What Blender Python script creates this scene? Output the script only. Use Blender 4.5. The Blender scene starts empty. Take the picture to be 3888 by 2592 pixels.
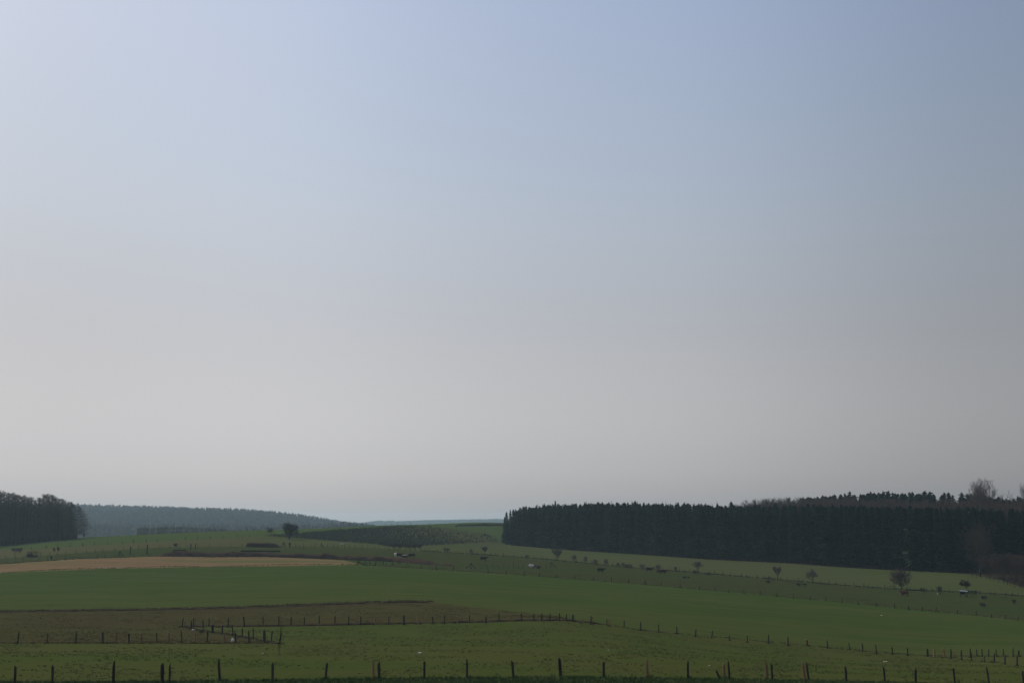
import bpy, bmesh, math, random
import numpy as np
from mathutils import Vector, Matrix, noise as mnoise

random.seed(7)
rng = np.random.default_rng(11)
SC = bpy.context.scene
COL = SC.collection
R = math.radians
PI = math.pi

# ------------------------------------------------------------------ camera
FPX = 28.0 / 22.2 * 3888.0          # focal length in photo pixels
CX, CY, HZ = 1944.0, 1296.0, 1990.0  # centre and eye-level row of the photo
PITCH = math.atan((HZ - CY) / FPX)
cam = bpy.data.cameras.new('camera')
cam.lens = 28.0
cam.sensor_width = 22.2
cam.sensor_fit = 'HORIZONTAL'
cam.clip_start = 0.5
cam.clip_end = 30000
camo = bpy.data.objects.new('camera', cam)
COL.objects.link(camo)
camo.location = (0, 0, 0)            # eye level is z = 0; the fields lie 10 to 25 m lower
camo.rotation_euler = (PI / 2 + PITCH, 0, 0)
SC.camera = camo
SC.cycles.use_denoising = True
SC.cycles.max_bounces = 8
SC.cycles.volume_bounces = 3
SC.cycles.transparent_max_bounces = 8

CP, SP = math.cos(PITCH), math.sin(PITCH)


def ray(px, py):
    x = (px - CX) / FPX
    y = (CY - py) / FPX
    Y = CP - y * SP
    return x / Y, (SP + y * CP) / Y     # X per unit depth, Z per unit depth


def at(px, py, d):
    a, e = ray(px, py)
    return Vector((a * d, d, e * d))


def slope_of(py):
    y = (CY - py) / FPX
    return (SP + y * CP) / (CP - y * SP)


def px_of(X, Y, Z):
    f = Y * CP + Z * SP
    u = -Y * SP + Z * CP
    return CX + X / f * FPX, CY - u / f * FPX


# ------------------------------------------------------------------ terrain
# surveyed points: photo column, photo row, distance in metres
SURV = []


def row(pts):
    for p in pts:
        SURV.append(p)


row([(-1400, 3900, 28), (400, 3900, 28), (1944, 3900, 29), (3400, 3900, 31), (5300, 3900, 32)])
row([(-1400, 3000, 52), (400, 3000, 52), (1944, 2990, 54), (3400, 3000, 58), (5300, 3000, 60)])
row([(-1400, 2588, 84), (-400, 2588, 84), (400, 2588, 84), (1000, 2584, 88), (1600, 2576, 91), (2130, 2568, 93),
     (2610, 2574, 96), (3210, 2585, 106), (3750, 2594, 110), (4400, 2600, 112), (5300, 2605, 114)])
row([(-1400, 2440, 148), (-400, 2440, 148), (300, 2440, 150), (1060, 2440, 150), (1700, 2436, 150), (2300, 2442, 152),
     (3000, 2505, 155), (3800, 2530, 160), (4600, 2540, 160), (5300, 2545, 160)])
row([(-1400, 2380, 190), (-400, 2380, 190), (300, 2378, 192), (690, 2376, 192), (1200, 2371, 196), (1800, 2359, 200), (2180, 2354, 206),
     (2430, 2391, 205), (2700, 2415, 205), (3060, 2450, 203), (3500, 2487, 200), (3888, 2491, 200), (4600, 2510, 200), (5300, 2515, 200)])
row([(-1400, 2330, 232), (-400, 2326, 232), (0, 2322, 235), (900, 2307, 240), (1620, 2284, 250), (2000, 2297, 254)])
row([(-1400, 2250, 300), (0, 2245, 302), (900, 2225, 310), (1800, 2235, 310), (2500, 2300, 280), (3200, 2365, 270), (3888, 2410, 262),
     (5300, 2440, 260)])
row([(-1400, 2195, 368), (-400, 2190, 370), (0, 2175, 375), (400, 2158, 385), (800, 2151, 395), (1370, 2143, 402), (1670, 2162, 398),
     (2000, 2183, 390), (2400, 2215, 384), (2800, 2248, 375), (3200, 2285, 362), (3600, 2325, 345), (3888, 2353, 332), (4600, 2380, 320), (5300, 2390, 315)])
row([(-1400, 2160, 405), (0, 2141, 408), (300, 2120, 412), (600, 2111, 420), (1000, 2113, 428), (1370, 2128, 428)])
row([(-1400, 2140, 445), (0, 2119, 450), (400, 2090, 460), (600, 2077, 468), (1000, 2073, 482), (1250, 2075, 492), (1500, 2084, 500), (1700, 2096, 505),
     (1900, 2109, 503), (2100, 2125, 500), (2300, 2145, 490), (2600, 2170, 475), (3000, 2203, 455), (3400, 2235, 438), (3888, 2262, 405), (4600, 2285, 390), (5300, 2290, 380)])
row([(-1400, 2110, 500), (127, 2083, 505), (363, 2068, 520), (633, 2053, 535), (943, 2039, 552)])
row([(1130, 2046, 560), (1400, 2067, 552), (1560, 2079, 540), (1850, 2060, 660)])
row([(-1400, 2100, 570), (0, 2077, 575), (200, 2054, 600), (290, 2046, 615)])
row([(300, 2040, 650), (400, 2036, 660), (600, 2027, 670), (900, 2015, 690), (1050, 2011, 705), (1200, 2006, 725), (1400, 1996, 765), (1700, 1987, 850),
     (1900, 1984, 900)])
row([(1614, 1998, 720), (1725, 2010, 710), (1850, 2030, 700)])
row([(1905, 2063, 705), (2000, 2073, 690), (2200, 2090, 660), (2400, 2102, 635), (2700, 2123, 595), (3000, 2137, 562), (3200, 2152, 540), (3400, 2163, 520),
     (3600, 2172, 500), (3700, 2180, 488), (3800, 2200, 462), (3888, 2230, 430), (4300, 2240, 425), (5300, 2245, 420)])
SZ = []   # column, distance, height: ground no row of the photo shows
for p in [(-1400, 700, -14), (0, 760, -13), (300, 800, -14), (600, 830, -13), (900, 860, -12), (1200, 900, -10), (1400, 960, -8), (1700, 1100, -5), (1900, 1150, -4),
          (-1400, 950, -20), (0, 980, -20), (500, 980, -19), (900, 1000, -18), (1300, 1150, -15), (1900, 1500, -10),
          (-1400, 1500, -22), (0, 1500, -22), (500, 1500, -22), (900, 1500, -21), (1300, 1600, -20),
          (-1400, 2080, -14), (200, 2080, -15), (700, 2080, -17), (1100, 2080, -22),
          (-1400, 2650, 20), (200, 2650, 20), (600, 2650, 15), (1000, 2650, 7), (1200, 2650, -6), (1400, 2650, -24), (1700, 2500, -24),
          (-1400, 3600, -10), (500, 3600, -14), (1200, 3700, -26), (1900, 3200, -22), (2600, 2500, -16), (4000, 2500, -16), (5300, 2500, -16),
          (-1400, 5500, -2), (900, 5500, -3), (1500, 5500, -2), (1900, 5500, 0), (2600, 5500, -3), (4000, 4500, -12), (5300, 4500, -12),
          (900, 4500, -30), (1300, 4500, -30), (1700, 4500, -28), (2100, 4500, -28),
          (-1400, 9000, -12), (1900, 9000, -12), (5300, 9000, -12),
          (2050, 790, -9.5), (2400, 740, -11), (2800, 680, -12), (3300, 620, -12.5), (3888, 540, -15), (4600, 520, -15), (5300, 500, -15),
          (2400, 860, -9), (2800, 800, -7), (3300, 720, -5.5), (3888, 640, -8), (4600, 640, -8), (5300, 640, -8),
          (2800, 1000, -8), (3300, 900, -6), (3888, 850, -8), (5300, 850, -8)]:
    SZ.append(p)


def warp(X, Y):
    return np.stack([np.asarray(X) / np.asarray(Y) * 2.2, np.log(np.asarray(Y) / 100.0)], -1)


_P, _Z = [], []
for px, py, d in SURV:
    v = at(px, py, d)
    _P.append((v.x, v.y)); _Z.append(v.z)
for px, d, z in SZ:
    _P.append(((px - CX) / FPX * d, d)); _Z.append(z)
_P = np.array(_P); _Z = np.array(_Z)
_W = warp(_P[:, 0], _P[:, 1])


def _k(r2):
    return 0.5 * r2 * np.log(np.maximum(r2, 1e-12))


_n = len(_W)
_K = _k(((_W[:, None, :] - _W[None, :, :]) ** 2).sum(-1)) + np.eye(_n) * 2e-4
_A = np.zeros((_n + 3, _n + 3))
_A[:_n, :_n] = _K
_A[:_n, _n] = 1; _A[:_n, _n + 1:] = _W
_A[_n, :_n] = 1; _A[_n + 1:, :_n] = _W.T
_C = np.linalg.solve(_A, np.concatenate([_Z, np.zeros(3)]))


def gz(X, Y):
    """height of the ground at X, Y"""
    X = np.atleast_1d(np.asarray(X, float)); Y = np.maximum(np.atleast_1d(np.asarray(Y, float)), 9.0)
    q = warp(X, Y).reshape(-1, 2)
    q[:, 0] = np.clip(q[:, 0], -1.55, 1.55)
    out = np.empty(len(q))
    for i in range(0, len(q), 40000):
        s = q[i:i + 40000]
        out[i:i + 40000] = _k(((s[:, None, :] - _W[None]) ** 2).sum(-1)) @ _C[:_n] + _C[_n] + s @ _C[_n + 1:]
    return out.reshape(X.shape)


def gz1(x, y):
    return float(gz([x], [y])[0])


DS = np.exp(np.linspace(math.log(24), math.log(3000), 900))


def column(px):
    """monotone sight line table for one photo column: slope (Z per metre) against distance"""
    a = (px - CX) / (FPX * CP)      # close enough: corrected below by the caller
    return a


def hit(px, py, dmax=3000):
    """where the sight line through a photo pixel meets the ground"""
    a, e = ray(px, py)
    z = gz(a * DS, DS) - e * DS
    idx = np.nonzero(z >= 0)[0]
    if len(idx) == 0:
        d = 800.0
    else:
        i = idx[0]
        if i == 0:
            d = DS[0]
        else:
            t = z[i - 1] / (z[i - 1] - z[i])
            d = DS[i - 1] + (DS[i] - DS[i - 1]) * t
    d = min(d, dmax)
    return Vector((a * d, d, gz1(a * d, d)))


def pl(pts):
    xs = np.array([p[0] for p in pts], float); ys = np.array([p[1] for p in pts], float)
    return lambda x: np.interp(x, xs, ys)


# field edges as rows of the photo, for each column
L_verge = pl([(-1500, 2589), (400, 2589), (835, 2585), (1600, 2575), (2130, 2569), (2610, 2575), (3100, 2584), (3600, 2596), (5400, 2612)])
L_pen0 = pl([(-1500, 2441), (0, 2441), (1066, 2443)])
L_diag = pl([(690, 2377), (760, 2392), (860, 2405), (960, 2425), (1066, 2443)])
L_mid = pl([(-1500, 2380), (690, 2377), (1200, 2372), (1800, 2360), (2180, 2355), (2430, 2391), (2700, 2415), (3060, 2450), (3500, 2487), (3888, 2491), (5400, 2515)])
L_terr = pl([(-1500, 2328), (0, 2322), (900, 2307), (1560, 2284), (1640, 2285), (1850, 2310), (2000, 2325), (2130, 2340), (2180, 2355)])
L_green = pl([(-1500, 2195), (-400, 2190), (0, 2175), (400, 2158), (800, 2151), (1370, 2143), (1670, 2162), (2000, 2183), (2400, 2215), (2800, 2248), (3200, 2285),
              (3600, 2325), (3888, 2353), (5400, 2390)])
L_stub = pl([(-1500, 2160), (0, 2141), (300, 2120), (600, 2111), (1000, 2113), (1300, 2125), (1366, 2141), (1370, 2143)])
L_hedge = pl([(-1500, 2140), (0, 2119), (400, 2090), (600, 2077), (1000, 2073), (1250, 2075), (1500, 2084), (1700, 2096), (1900, 2109), (2100, 2125), (2300, 2145),
              (2600, 2170), (3000, 2203), (3400, 2235), (3888, 2262), (5400, 2290)])
L_upper = pl([(-1500, 2110), (127, 2083), (363, 2068), (633, 2053), (992, 2034), (1125, 2045), (1200, 2050), (1421, 2067), (1490, 2077), (1598, 2080), (1604, 2073), (1850, 2060),
              (1905, 2064), (2000, 2074), (2200, 2091), (2400, 2103), (2700, 2124), (3000, 2138), (3200, 2153), (3400, 2164), (3600, 2173), (3700, 2181), (3800, 2201),
              (3888, 2231), (5400, 2246)])
L_plant = pl([(992, 2033.5), (1125, 2025), (1250, 2015), (1393, 2005), (1504, 1998), (1614, 1998), (1725, 2011), (1850, 2031), (1905, 2063)])

COLS = np.concatenate([np.arange(-1500, -60, 60), np.arange(-60, 3960, 12), np.arange(3960, 5401, 60)]).astype(float)
COLS = np.unique(np.concatenate([COLS, [690., 1066., 992., 1370., 2180., 1905.]]))


def build_fields():
    a = (COLS - CX) / FPX
    # the sight plane of a photo column is only approximately one X/Y ratio; use the ratio at mid field
    a = np.array([ray(c, 2250)[0] for c in COLS])
    D = np.exp(np.linspace(math.log(9), math.log(6500), 1100))
    XX = a[:, None] * D[None]; YY = np.broadcast_to(D[None], XX.shape)
    ZZ = gz(XX.ravel(), YY.ravel()).reshape(XX.shape)
    SL = np.maximum.accumulate(ZZ / YY, axis=1)      # skyline so far
    ND = len(D)

    def depth(line, lo):
        out = np.empty(len(COLS))
        for i, c in enumerate(COLS):
            e = slope_of(float(line(c)))
            j = int(np.searchsorted(SL[i], e))
            if j <= 0:
                d = D[0]
            elif j >= ND:
                d = D[-1]
            else:
                s0, s1 = SL[i][j - 1], SL[i][j]
                t = 0 if s1 <= s0 else (e - s0) / (s1 - s0)
                d = D[j - 1] + (D[j] - D[j - 1]) * t
            out[i] = d
        return np.maximum(out, lo)

    d0 = np.full(len(COLS), 9.0)
    b1 = depth(L_verge, d0)
    bm = depth(L_mid, b1)
    b2 = np.where(COLS <= 1066, depth(L_pen0, b1), bm)
    b3 = np.where(COLS <= 690, bm, np.where(COLS <= 1066, depth(L_diag, b2), bm))
    b2 = np.minimum(b2, b3)
    b4 = np.maximum(bm, b3)
    b5 = np.where(COLS < 2180, depth(L_terr, b4), b4)
    b6 = depth(L_green, b5)
    b7 = np.where(COLS < 1370, depth(L_stub, b6), b6)
    b8 = depth(L_hedge, b7)
    b9 = depth(L_upper, b8)
    b10 = np.where((COLS > 992) & (COLS < 1905), depth(L_plant, b9), b9)
    bend = np.full(len(COLS), 6500.0)
    return a, [d0, b1, b2, b3, b4, b5, b6, b7, b8, b9, b10, bend]


FA, FB = build_fields()


# ------------------------------------------------------------------ scene helpers
def tag(o, label=None, cat=None, group=None, kind=None):
    if label: o['label'] = label
    if cat: o['category'] = cat
    if group: o['group'] = group
    if kind: o['kind'] = kind
    return o


def link(o, parent=None):
    COL.objects.link(o)
    if parent is not None:
        o.parent = parent
    return o


def empty(name, loc, rz=0.0):
    o = bpy.data.objects.new(name, None)
    o.empty_display_size = 0.3
    o.location = loc; o.rotation_euler = (0, 0, rz)
    return link(o)


class MB:
    def __init__(s):
        s.v = []; s.f = []; s.m = []

    def add(s, vs, fs, mat=0):
        b = len(s.v)
        s.v.extend([tuple(p) for p in vs])
        s.f.extend([tuple(i + b for i in f) for f in fs])
        s.m.extend([mat] * len(fs))

    def box(s, c, size, rot=None, mat=0):
        hx, hy, hz = size[0] / 2, size[1] / 2, size[2] / 2
        vs = [Vector((x, y, z)) for z in (-hz, hz) for x, y in ((-hx, -hy), (hx, -hy), (hx, hy), (-hx, hy))]
        if rot is not None:
            vs = [rot @ p for p in vs]
        c = Vector(c)
        s.add([p + c for p in vs], [(3, 2, 1, 0), (4, 5, 6, 7), (0, 1, 5, 4), (1, 2, 6, 5), (2, 3, 7, 6), (3, 0, 4, 7)], mat)

    def tube(s, pts, rads, n=6, cap=True, mat=0, ell=None):
        pts = [Vector(p) for p in pts]
        rings = []
        for i, p in enumerate(pts):
            t = (pts[min(i + 1, len(pts) - 1)] - pts[max(i - 1, 0)])
            if t.length < 1e-9: t = Vector((0, 0, 1))
            t.normalize()
            up = Vector((0, 0, 1)) if abs(t.z) < 0.9 else Vector((0, 1, 0))
            sx = t.cross(up).normalized(); sy = sx.cross(t).normalized()
            r = rads[i]
            rx, ry = (r if isinstance(r, tuple) else (r, r))
            rings.append([p + sx * math.cos(2 * PI * k / n) * rx + sy * math.sin(2 * PI * k / n) * ry for k in range(n)])
        vs = [q for r_ in rings for q in r_]
        fs = []
        for i in range(len(pts) - 1):
            for k in range(n):
                a, b = i * n + k, i * n + (k + 1) % n
                fs.append((a, b, b + n, a + n))
        if cap:
            fs.append(tuple(range(n))[::-1]); fs.append(tuple((len(pts) - 1) * n + k for k in range(n)))
        s.add(vs, fs, mat)

    def tri(s, a, b, c, mat=0):
        s.add([a, b, c], [(0, 1, 2)], mat)

    def mesh(s, name, mats, smooth=False):
        me = bpy.data.meshes.new(name)
        me.from_pydata(s.v, [], s.f)
        if not isinstance(mats, (list, tuple)): mats = [mats]
        for m in mats: me.materials.append(m)
        if len(mats) > 1:
            me.polygons.foreach_set('material_index', s.m)
        if smooth:
            me.polygons.foreach_set('use_smooth', [True] * len(me.polygons))
        me.update()
        return me

    def build(s, name, mats, parent=None, smooth=False, loc=None):
        o = bpy.data.objects.new(name, s.mesh(name, mats, smooth))
        if loc is not None: o.location = loc
        return link(o, parent)


def np_mesh(name, V, F, mat, smooth=False):
    """V (n,3), F (m,3|4) integer array"""
    me = bpy.data.meshes.new(name)
    V = np.asarray(V, np.float32); F = np.asarray(F, np.int32)
    me.vertices.add(len(V)); me.vertices.foreach_set('co', V.ravel())
    k = F.shape[1]
    me.loops.add(F.size); me.loops.foreach_set('vertex_index', F.ravel())
    me.polygons.add(len(F)); me.polygons.foreach_set('loop_start', np.arange(0, F.size, k, dtype=np.int32))
    me.polygons.foreach_set('loop_total', np.full(len(F), k, np.int32))
    if smooth: me.polygons.foreach_set('use_smooth', np.ones(len(F), bool))
    me.materials.append(mat)
    me.update(calc_edges=True)
    me.validate()
    return me


# ------------------------------------------------------------------ materials
def mat_base(name, rough=0.95, spec=0.1):
    m = bpy.data.materials.new(name)
    m.use_nodes = True
    nt = m.node_tree
    b = nt.nodes['Principled BSDF']
    b.inputs['Roughness'].default_value = rough
    b.inputs['Specular IOR Level'].default_value = spec
    return m, nt, b


def N(nt, t, **kw):
    n = nt.nodes.new(t)
    for k, v in kw.items():
        if k in n.inputs.keys() if hasattr(n.inputs, 'keys') else False:
            n.inputs[k].default_value = v
        else:
            setattr(n, k, v)
    return n


def noise_node(nt, vec, scale, detail=3, rough=0.55, dist=0.0):
    n = nt.nodes.new('ShaderNodeTexNoise')
    n.inputs['Scale'].default_value = scale
    n.inputs['Detail'].default_value = detail
    n.inputs['Roughness'].default_value = rough
    n.inputs['Distortion'].default_value = dist
    nt.links.new(vec, n.inputs['Vector'])
    return n.outputs['Fac']


def ramp(nt, fac, lo, hi):
    n = nt.nodes.new('ShaderNodeMapRange')
    n.inputs['From Min'].default_value = lo; n.inputs['From Max'].default_value = hi
    n.interpolation_type = 'SMOOTHSTEP'
    nt.links.new(fac, n.inputs['Value'])
    return n.outputs['Result']


def mix(nt, fac, a, b, blend='MIX'):
    n = nt.nodes.new('ShaderNodeMix')
    n.data_type = 'RGBA'; n.blend_type = blend
    if isinstance(fac, (int, float)): n.inputs[0].default_value = fac
    else: nt.links.new(fac, n.inputs[0])
    for sock, v in ((n.inputs[6], a), (n.inputs[7], b)):
        if isinstance(v, tuple): sock.default_value = (*v, 1)
        else: nt.links.new(v, sock)
    return n.outputs[2]


def field_mat(name, cols, big=0.018, mid=0.12, fine=1.6, streak=(1, 1), spots=None, spot_scale=0.9, spot_cut=0.66, bump=0.12, mid_w=0.7, fine_w=0.6, sp2=None, mul=(1, 1, 1)):
    """ground cover: cols = (main, second, third); patches of second at the large scale, flecks of third at the fine one"""
    m, nt, b = mat_base(name, 1.0, 0.0)
    k_ = lambda c: tuple(q * w for q, w in zip(c, mul))
    cols = tuple(k_(c) for c in cols)
    if spots is not None: spots = k_(spots)
    if sp2 is not None: sp2 = (k_(sp2[0]), *sp2[1:])
    tc = nt.nodes.new('ShaderNodeNewGeometry')
    mp = nt.nodes.new('ShaderNodeMapping')
    mp.inputs['Scale'].default_value = (streak[0], streak[1], 1)
    nt.links.new(tc.outputs['Position'], mp.inputs['Vector'])
    v = mp.outputs['Vector']
    n1 = ramp(nt, noise_node(nt, v, big, 4, 0.6, 0.4), 0.36, 0.66)
    n2 = ramp(nt, noise_node(nt, v, mid, 5, 0.65, 0.3), 0.35, 0.68)
    n3 = ramp(nt, noise_node(nt, v, fine, 4, 0.7), 0.40, 0.72)
    c = mix(nt, n1, cols[0], cols[1])
    f2 = nt.nodes.new('ShaderNodeMath'); f2.operation = 'MULTIPLY'; f2.inputs[1].default_value = mid_w
    nt.links.new(n2, f2.inputs[0])
    c = mix(nt, f2.outputs[0], c, cols[1])
    f3 = nt.nodes.new('ShaderNodeMath'); f3.operation = 'MULTIPLY'; f3.inputs[1].default_value = fine_w
    nt.links.new(n3, f3.inputs[0])
    c = mix(nt, f3.outputs[0], c, cols[2])
    if spots is not None:
        s = ramp(nt, noise_node(nt, v, spot_scale, 2, 0.5), spot_cut, spot_cut + 0.07)
        c = mix(nt, s, c, spots)
    if sp2 is not None:
        s = ramp(nt, noise_node(nt, v, sp2[1], 2, 0.5), sp2[2], sp2[2] + 0.06)
        c = mix(nt, s, c, sp2[0])
    nt.links.new(c, b.inputs['Base Color'])
    bp = nt.nodes.new('ShaderNodeBump')
    bp.inputs['Strength'].default_value = 0.7
    bp.inputs['Distance'].default_value = bump
    h = noise_node(nt, v, fine * 1.7, 5, 0.7)
    nt.links.new(h, bp.inputs['Height'])
    nt.links.new(bp.outputs['Normal'], b.inputs['Normal'])
    return m


def plain_mat(name, c1, c2, scale=2.0, rough=0.9, spec=0.15, detail=4, lo=0.35, hi=0.68, zs=1.0, per_obj=0.0, trans=0.0):
    m, nt, b = mat_base(name, rough, spec)
    tc = nt.nodes.new('ShaderNodeTexCoord')
    mp = nt.nodes.new('ShaderNodeMapping'); mp.inputs['Scale'].default_value = (1, 1, zs)
    nt.links.new(tc.outputs['Object'], mp.inputs['Vector'])
    v = mp.outputs['Vector']
    f = ramp(nt, noise_node(nt, v, scale, detail, 0.6), lo, hi)
    c = mix(nt, f, c1, c2)
    if per_obj:
        oi = nt.nodes.new('ShaderNodeObjectInfo')
        hs = nt.nodes.new('ShaderNodeHueSaturation')
        mr = nt.nodes.new('ShaderNodeMapRange')
        mr.inputs['To Min'].default_value = 1 - per_obj; mr.inputs['To Max'].default_value = 1 + per_obj
        nt.links.new(oi.outputs['Random'], mr.inputs['Value'])
        nt.links.new(mr.outputs['Result'], hs.inputs['Value'])
        nt.links.new(c, hs.inputs['Color'])
        c = hs.outputs['Color']
    nt.links.new(c, b.inputs['Base Color'])
    return m


M = {}
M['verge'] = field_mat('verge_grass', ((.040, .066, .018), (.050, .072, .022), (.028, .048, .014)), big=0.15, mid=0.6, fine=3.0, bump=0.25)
M['pasture'] = field_mat('pasture_grass', ((.074, .092, .030), (.100, .094, .040), (.052, .078, .022)), big=0.030, mid=0.14, fine=1.1, streak=(0.55, 1),
                         spots=(.022, .034, .012), spot_scale=0.75, spot_cut=0.70, bump=0.16, sp2=((.135, .115, .055), 0.9, 0.70), mul=(.62, .69, .52))
M['mud'] = field_mat('poached_ground', ((.072, .058, .036), (.078, .074, .036), (.050, .044, .026)), big=0.03, mid=0.10, fine=0.9, streak=(0.5, 1),
                     spots=(.034, .022, .014), spot_scale=0.6, spot_cut=0.63, bump=0.22, mul=(.70, .71, .53))
M['green'] = field_mat('green_crop', ((.050, .079, .020), (.076, .088, .030), (.034, .058, .014)), big=0.015, mid=0.07, fine=0.35, streak=(0.2, 1), bump=0.10, mid_w=0.7, fine_w=0.7, mul=(.78, .80, .69))
M['stubble'] = field_mat('stubble', ((.165, .122, .076), (.130, .106, .062), (.210, .160, .100)), big=0.02, mid=0.06, fine=0.5, streak=(0.2, 1),
                         spots=(.29, .24, .15), spot_scale=0.8, spot_cut=0.70, bump=0.15, sp2=((.10, .115, .050), 0.045, 0.56), mul=(.95, .84, .70))
M['cattle'] = field_mat('grazed_grass', ((.056, .072, .028), (.066, .064, .030), (.042, .054, .022)), big=0.02, mid=0.07, fine=0.5, streak=(0.5, 1),
                        spots=(.036, .030, .018), spot_scale=0.25, spot_cut=0.64, bump=0.15, mul=(.63, .73, .53))
M['meadow'] = field_mat('meadow_grass', ((.078, .096, .036), (.104, .100, .048), (.062, .082, .030)), big=0.014, mid=0.05, fine=0.4, streak=(0.25, 1), bump=0.1, mul=(.62, .68, .56))
M['rough'] = field_mat('rough_grass', ((.090, .092, .040), (.112, .096, .050), (.070, .076, .032)), big=0.02, mid=0.07, fine=0.4, streak=(0.3, 1), bump=0.1, mul=(.66, .70, .60))
M['hill'] = field_mat('hill_grass', ((.066, .100, .034), (.072, .098, .036), (.058, .088, .030)), big=0.012, mid=0.05, fine=0.4, streak=(0.5, 1), bump=0.1, mul=(.68, .70, .57))
M['young'] = field_mat('plantation_grass', ((.090, .086, .040), (.070, .078, .034), (.060, .060, .028)), big=0.03, mid=0.1, fine=0.5, bump=0.2, mul=(.75, .75, .65))
M['litter'] = field_mat('forest_litter', ((.030, .024, .014), (.038, .030, .018), (.022, .018, .010)), big=0.05, mid=0.2, fine=0.8, bump=0.2)
M['spruce'] = plain_mat('spruce_needles', (.010, .025, .013), (.024, .044, .018), 0.4, 0.85, 0.08, per_obj=0.35)
M['spruce_bark'] = plain_mat('spruce_bark', (.040, .031, .024), (.026, .021, .017), 1.5, per_obj=0.2)
M['larch'] = plain_mat('larch_twigs', (.085, .062, .042), (.060, .047, .032), 0.4, per_obj=0.2)
M['larch_bark'] = plain_mat('larch_bark', (.050, .040, .032), (.070, .055, .040), 1.0, per_obj=0.2)
M['twig'] = plain_mat('bare_twigs', (.12, .096, .076), (.15, .120, .095), 0.6, per_obj=0.15)
M['twig_red'] = plain_mat('reddish_twigs', (.085, .056, .042), (.070, .050, .040), 0.4, per_obj=0.15)
M['bark'] = plain_mat('grey_bark', (.040, .034, .028), (.060, .052, .042), 1.4)
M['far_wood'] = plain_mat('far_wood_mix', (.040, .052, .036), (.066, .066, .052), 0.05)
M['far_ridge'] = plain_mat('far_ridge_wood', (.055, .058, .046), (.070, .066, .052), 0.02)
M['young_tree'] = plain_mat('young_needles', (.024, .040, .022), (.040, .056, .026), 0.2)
M['post'] = plain_mat('weathered_post', (.030, .026, .020), (.058, .048, .036), 5.0, zs=0.3, per_obj=0.35)
M['post_new'] = plain_mat('fresh_post', (.22, .115, .055), (.30, .175, .095), 5.0, zs=0.3, per_obj=0.25)
M['wire'] = plain_mat('fence_wire', (.045, .040, .035), (.06, .05, .045), 3, 0.7, 0.2)
M['earth'] = plain_mat('dug_earth', (.070, .044, .030), (.038, .026, .018), 0.7, 1.0, 0.0, 6)
M['straw'] = plain_mat('dark_straw', (.060, .044, .030), (.034, .026, .020), 1.6, 1.0, 0.0, 6)
M['dark'] = plain_mat('dark_timber', (.022, .020, .018), (.038, .034, .028), 3)
M['white'] = plain_mat('white_plastic', (.80, .80, .78), (.62, .62, .60), 3, 0.5, 0.3)
M['scrap'] = plain_mat('pale_scrap', (.70, .68, .62), (.45, .42, .36), 6, 0.7, 0.2)
M['blue'] = plain_mat('dull_blue_plastic', (.030, .050, .085), (.045, .065, .10), 2, 0.5, 0.3)
M['roof'] = plain_mat('pale_blue_sheet', (.26, .30, .40), (.20, .23, .32), 2, 0.45, 0.4)
M['tuft'] = plain_mat('tuft_grass', (.048, .066, .016), (.080, .074, .026), 0.12)
M['tuft_dry'] = plain_mat('dry_grass', (.19, .145, .075), (.095, .076, .036), 0.35)
M['verge_blade'] = plain_mat('verge_blades', (.060, .098, .026), (.085, .115, .034), 0.3)
M['tuft_dark'] = plain_mat('rank_grass', (.036, .066, .018), (.052, .080, .022), 0.3)
M['hedge'] = plain_mat('hedge_twigs', (.058, .047, .036), (.040, .035, .026), 0.8)
M['track'] = field_mat('stony_track', ((.15, .135, .11), (.12, .11, .08), (.18, .165, .14)), fine=0.8)


# ------------------------------------------------------------------ ground
def strip(name, parts, mat, rows, sel=None):
    """one field: ground between two edge lines, all columns where it has any width"""
    V, F = [], []
    for lo, hi in parts:
        nr = rows
        t = np.linspace(0, 1, nr + 1)
        Dm = lo[:, None] * (np.maximum(hi / lo, 1.0)[:, None] ** t[None])
        X = FA[:, None] * Dm
        Z = gz(X.ravel(), Dm.ravel()).reshape(Dm.shape)
        base = len(V) and sum(len(v) for v in V)
        base = sum(len(v) for v in V)
        V.append(np.stack([X, Dm, Z], -1).reshape(-1, 3))
        n = nr + 1
        wide = (hi - lo) > 0.02
        for i in range(len(COLS) - 1):
            if sel is not None and not sel((COLS[i] + COLS[i + 1]) / 2):
                continue
            if not (wide[i] or wide[i + 1]):
                continue
            a0 = base + i * n; a1 = base + (i + 1) * n
            for j in range(nr):
                F.append((a0 + j, a1 + j, a1 + j + 1, a0 + j + 1))
    V = np.concatenate(V)
    me = np_mesh(name, V, np.array(F), mat, True)
    bm = bmesh.new(); bm.from_mesh(me)
    bmesh.ops.remove_doubles(bm, verts=bm.verts, dist=0.001)
    loose = [v for v in bm.verts if not v.link_faces]
    bmesh.ops.delete(bm, geom=loose, context='VERTS')
    bm.to_mesh(me); bm.free()
    me.polygons.foreach_set('use_smooth', [True] * len(me.polygons))
    o = link(bpy.data.objects.new(name, me))
    o['kind'] = 'structure'
    return o


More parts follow.
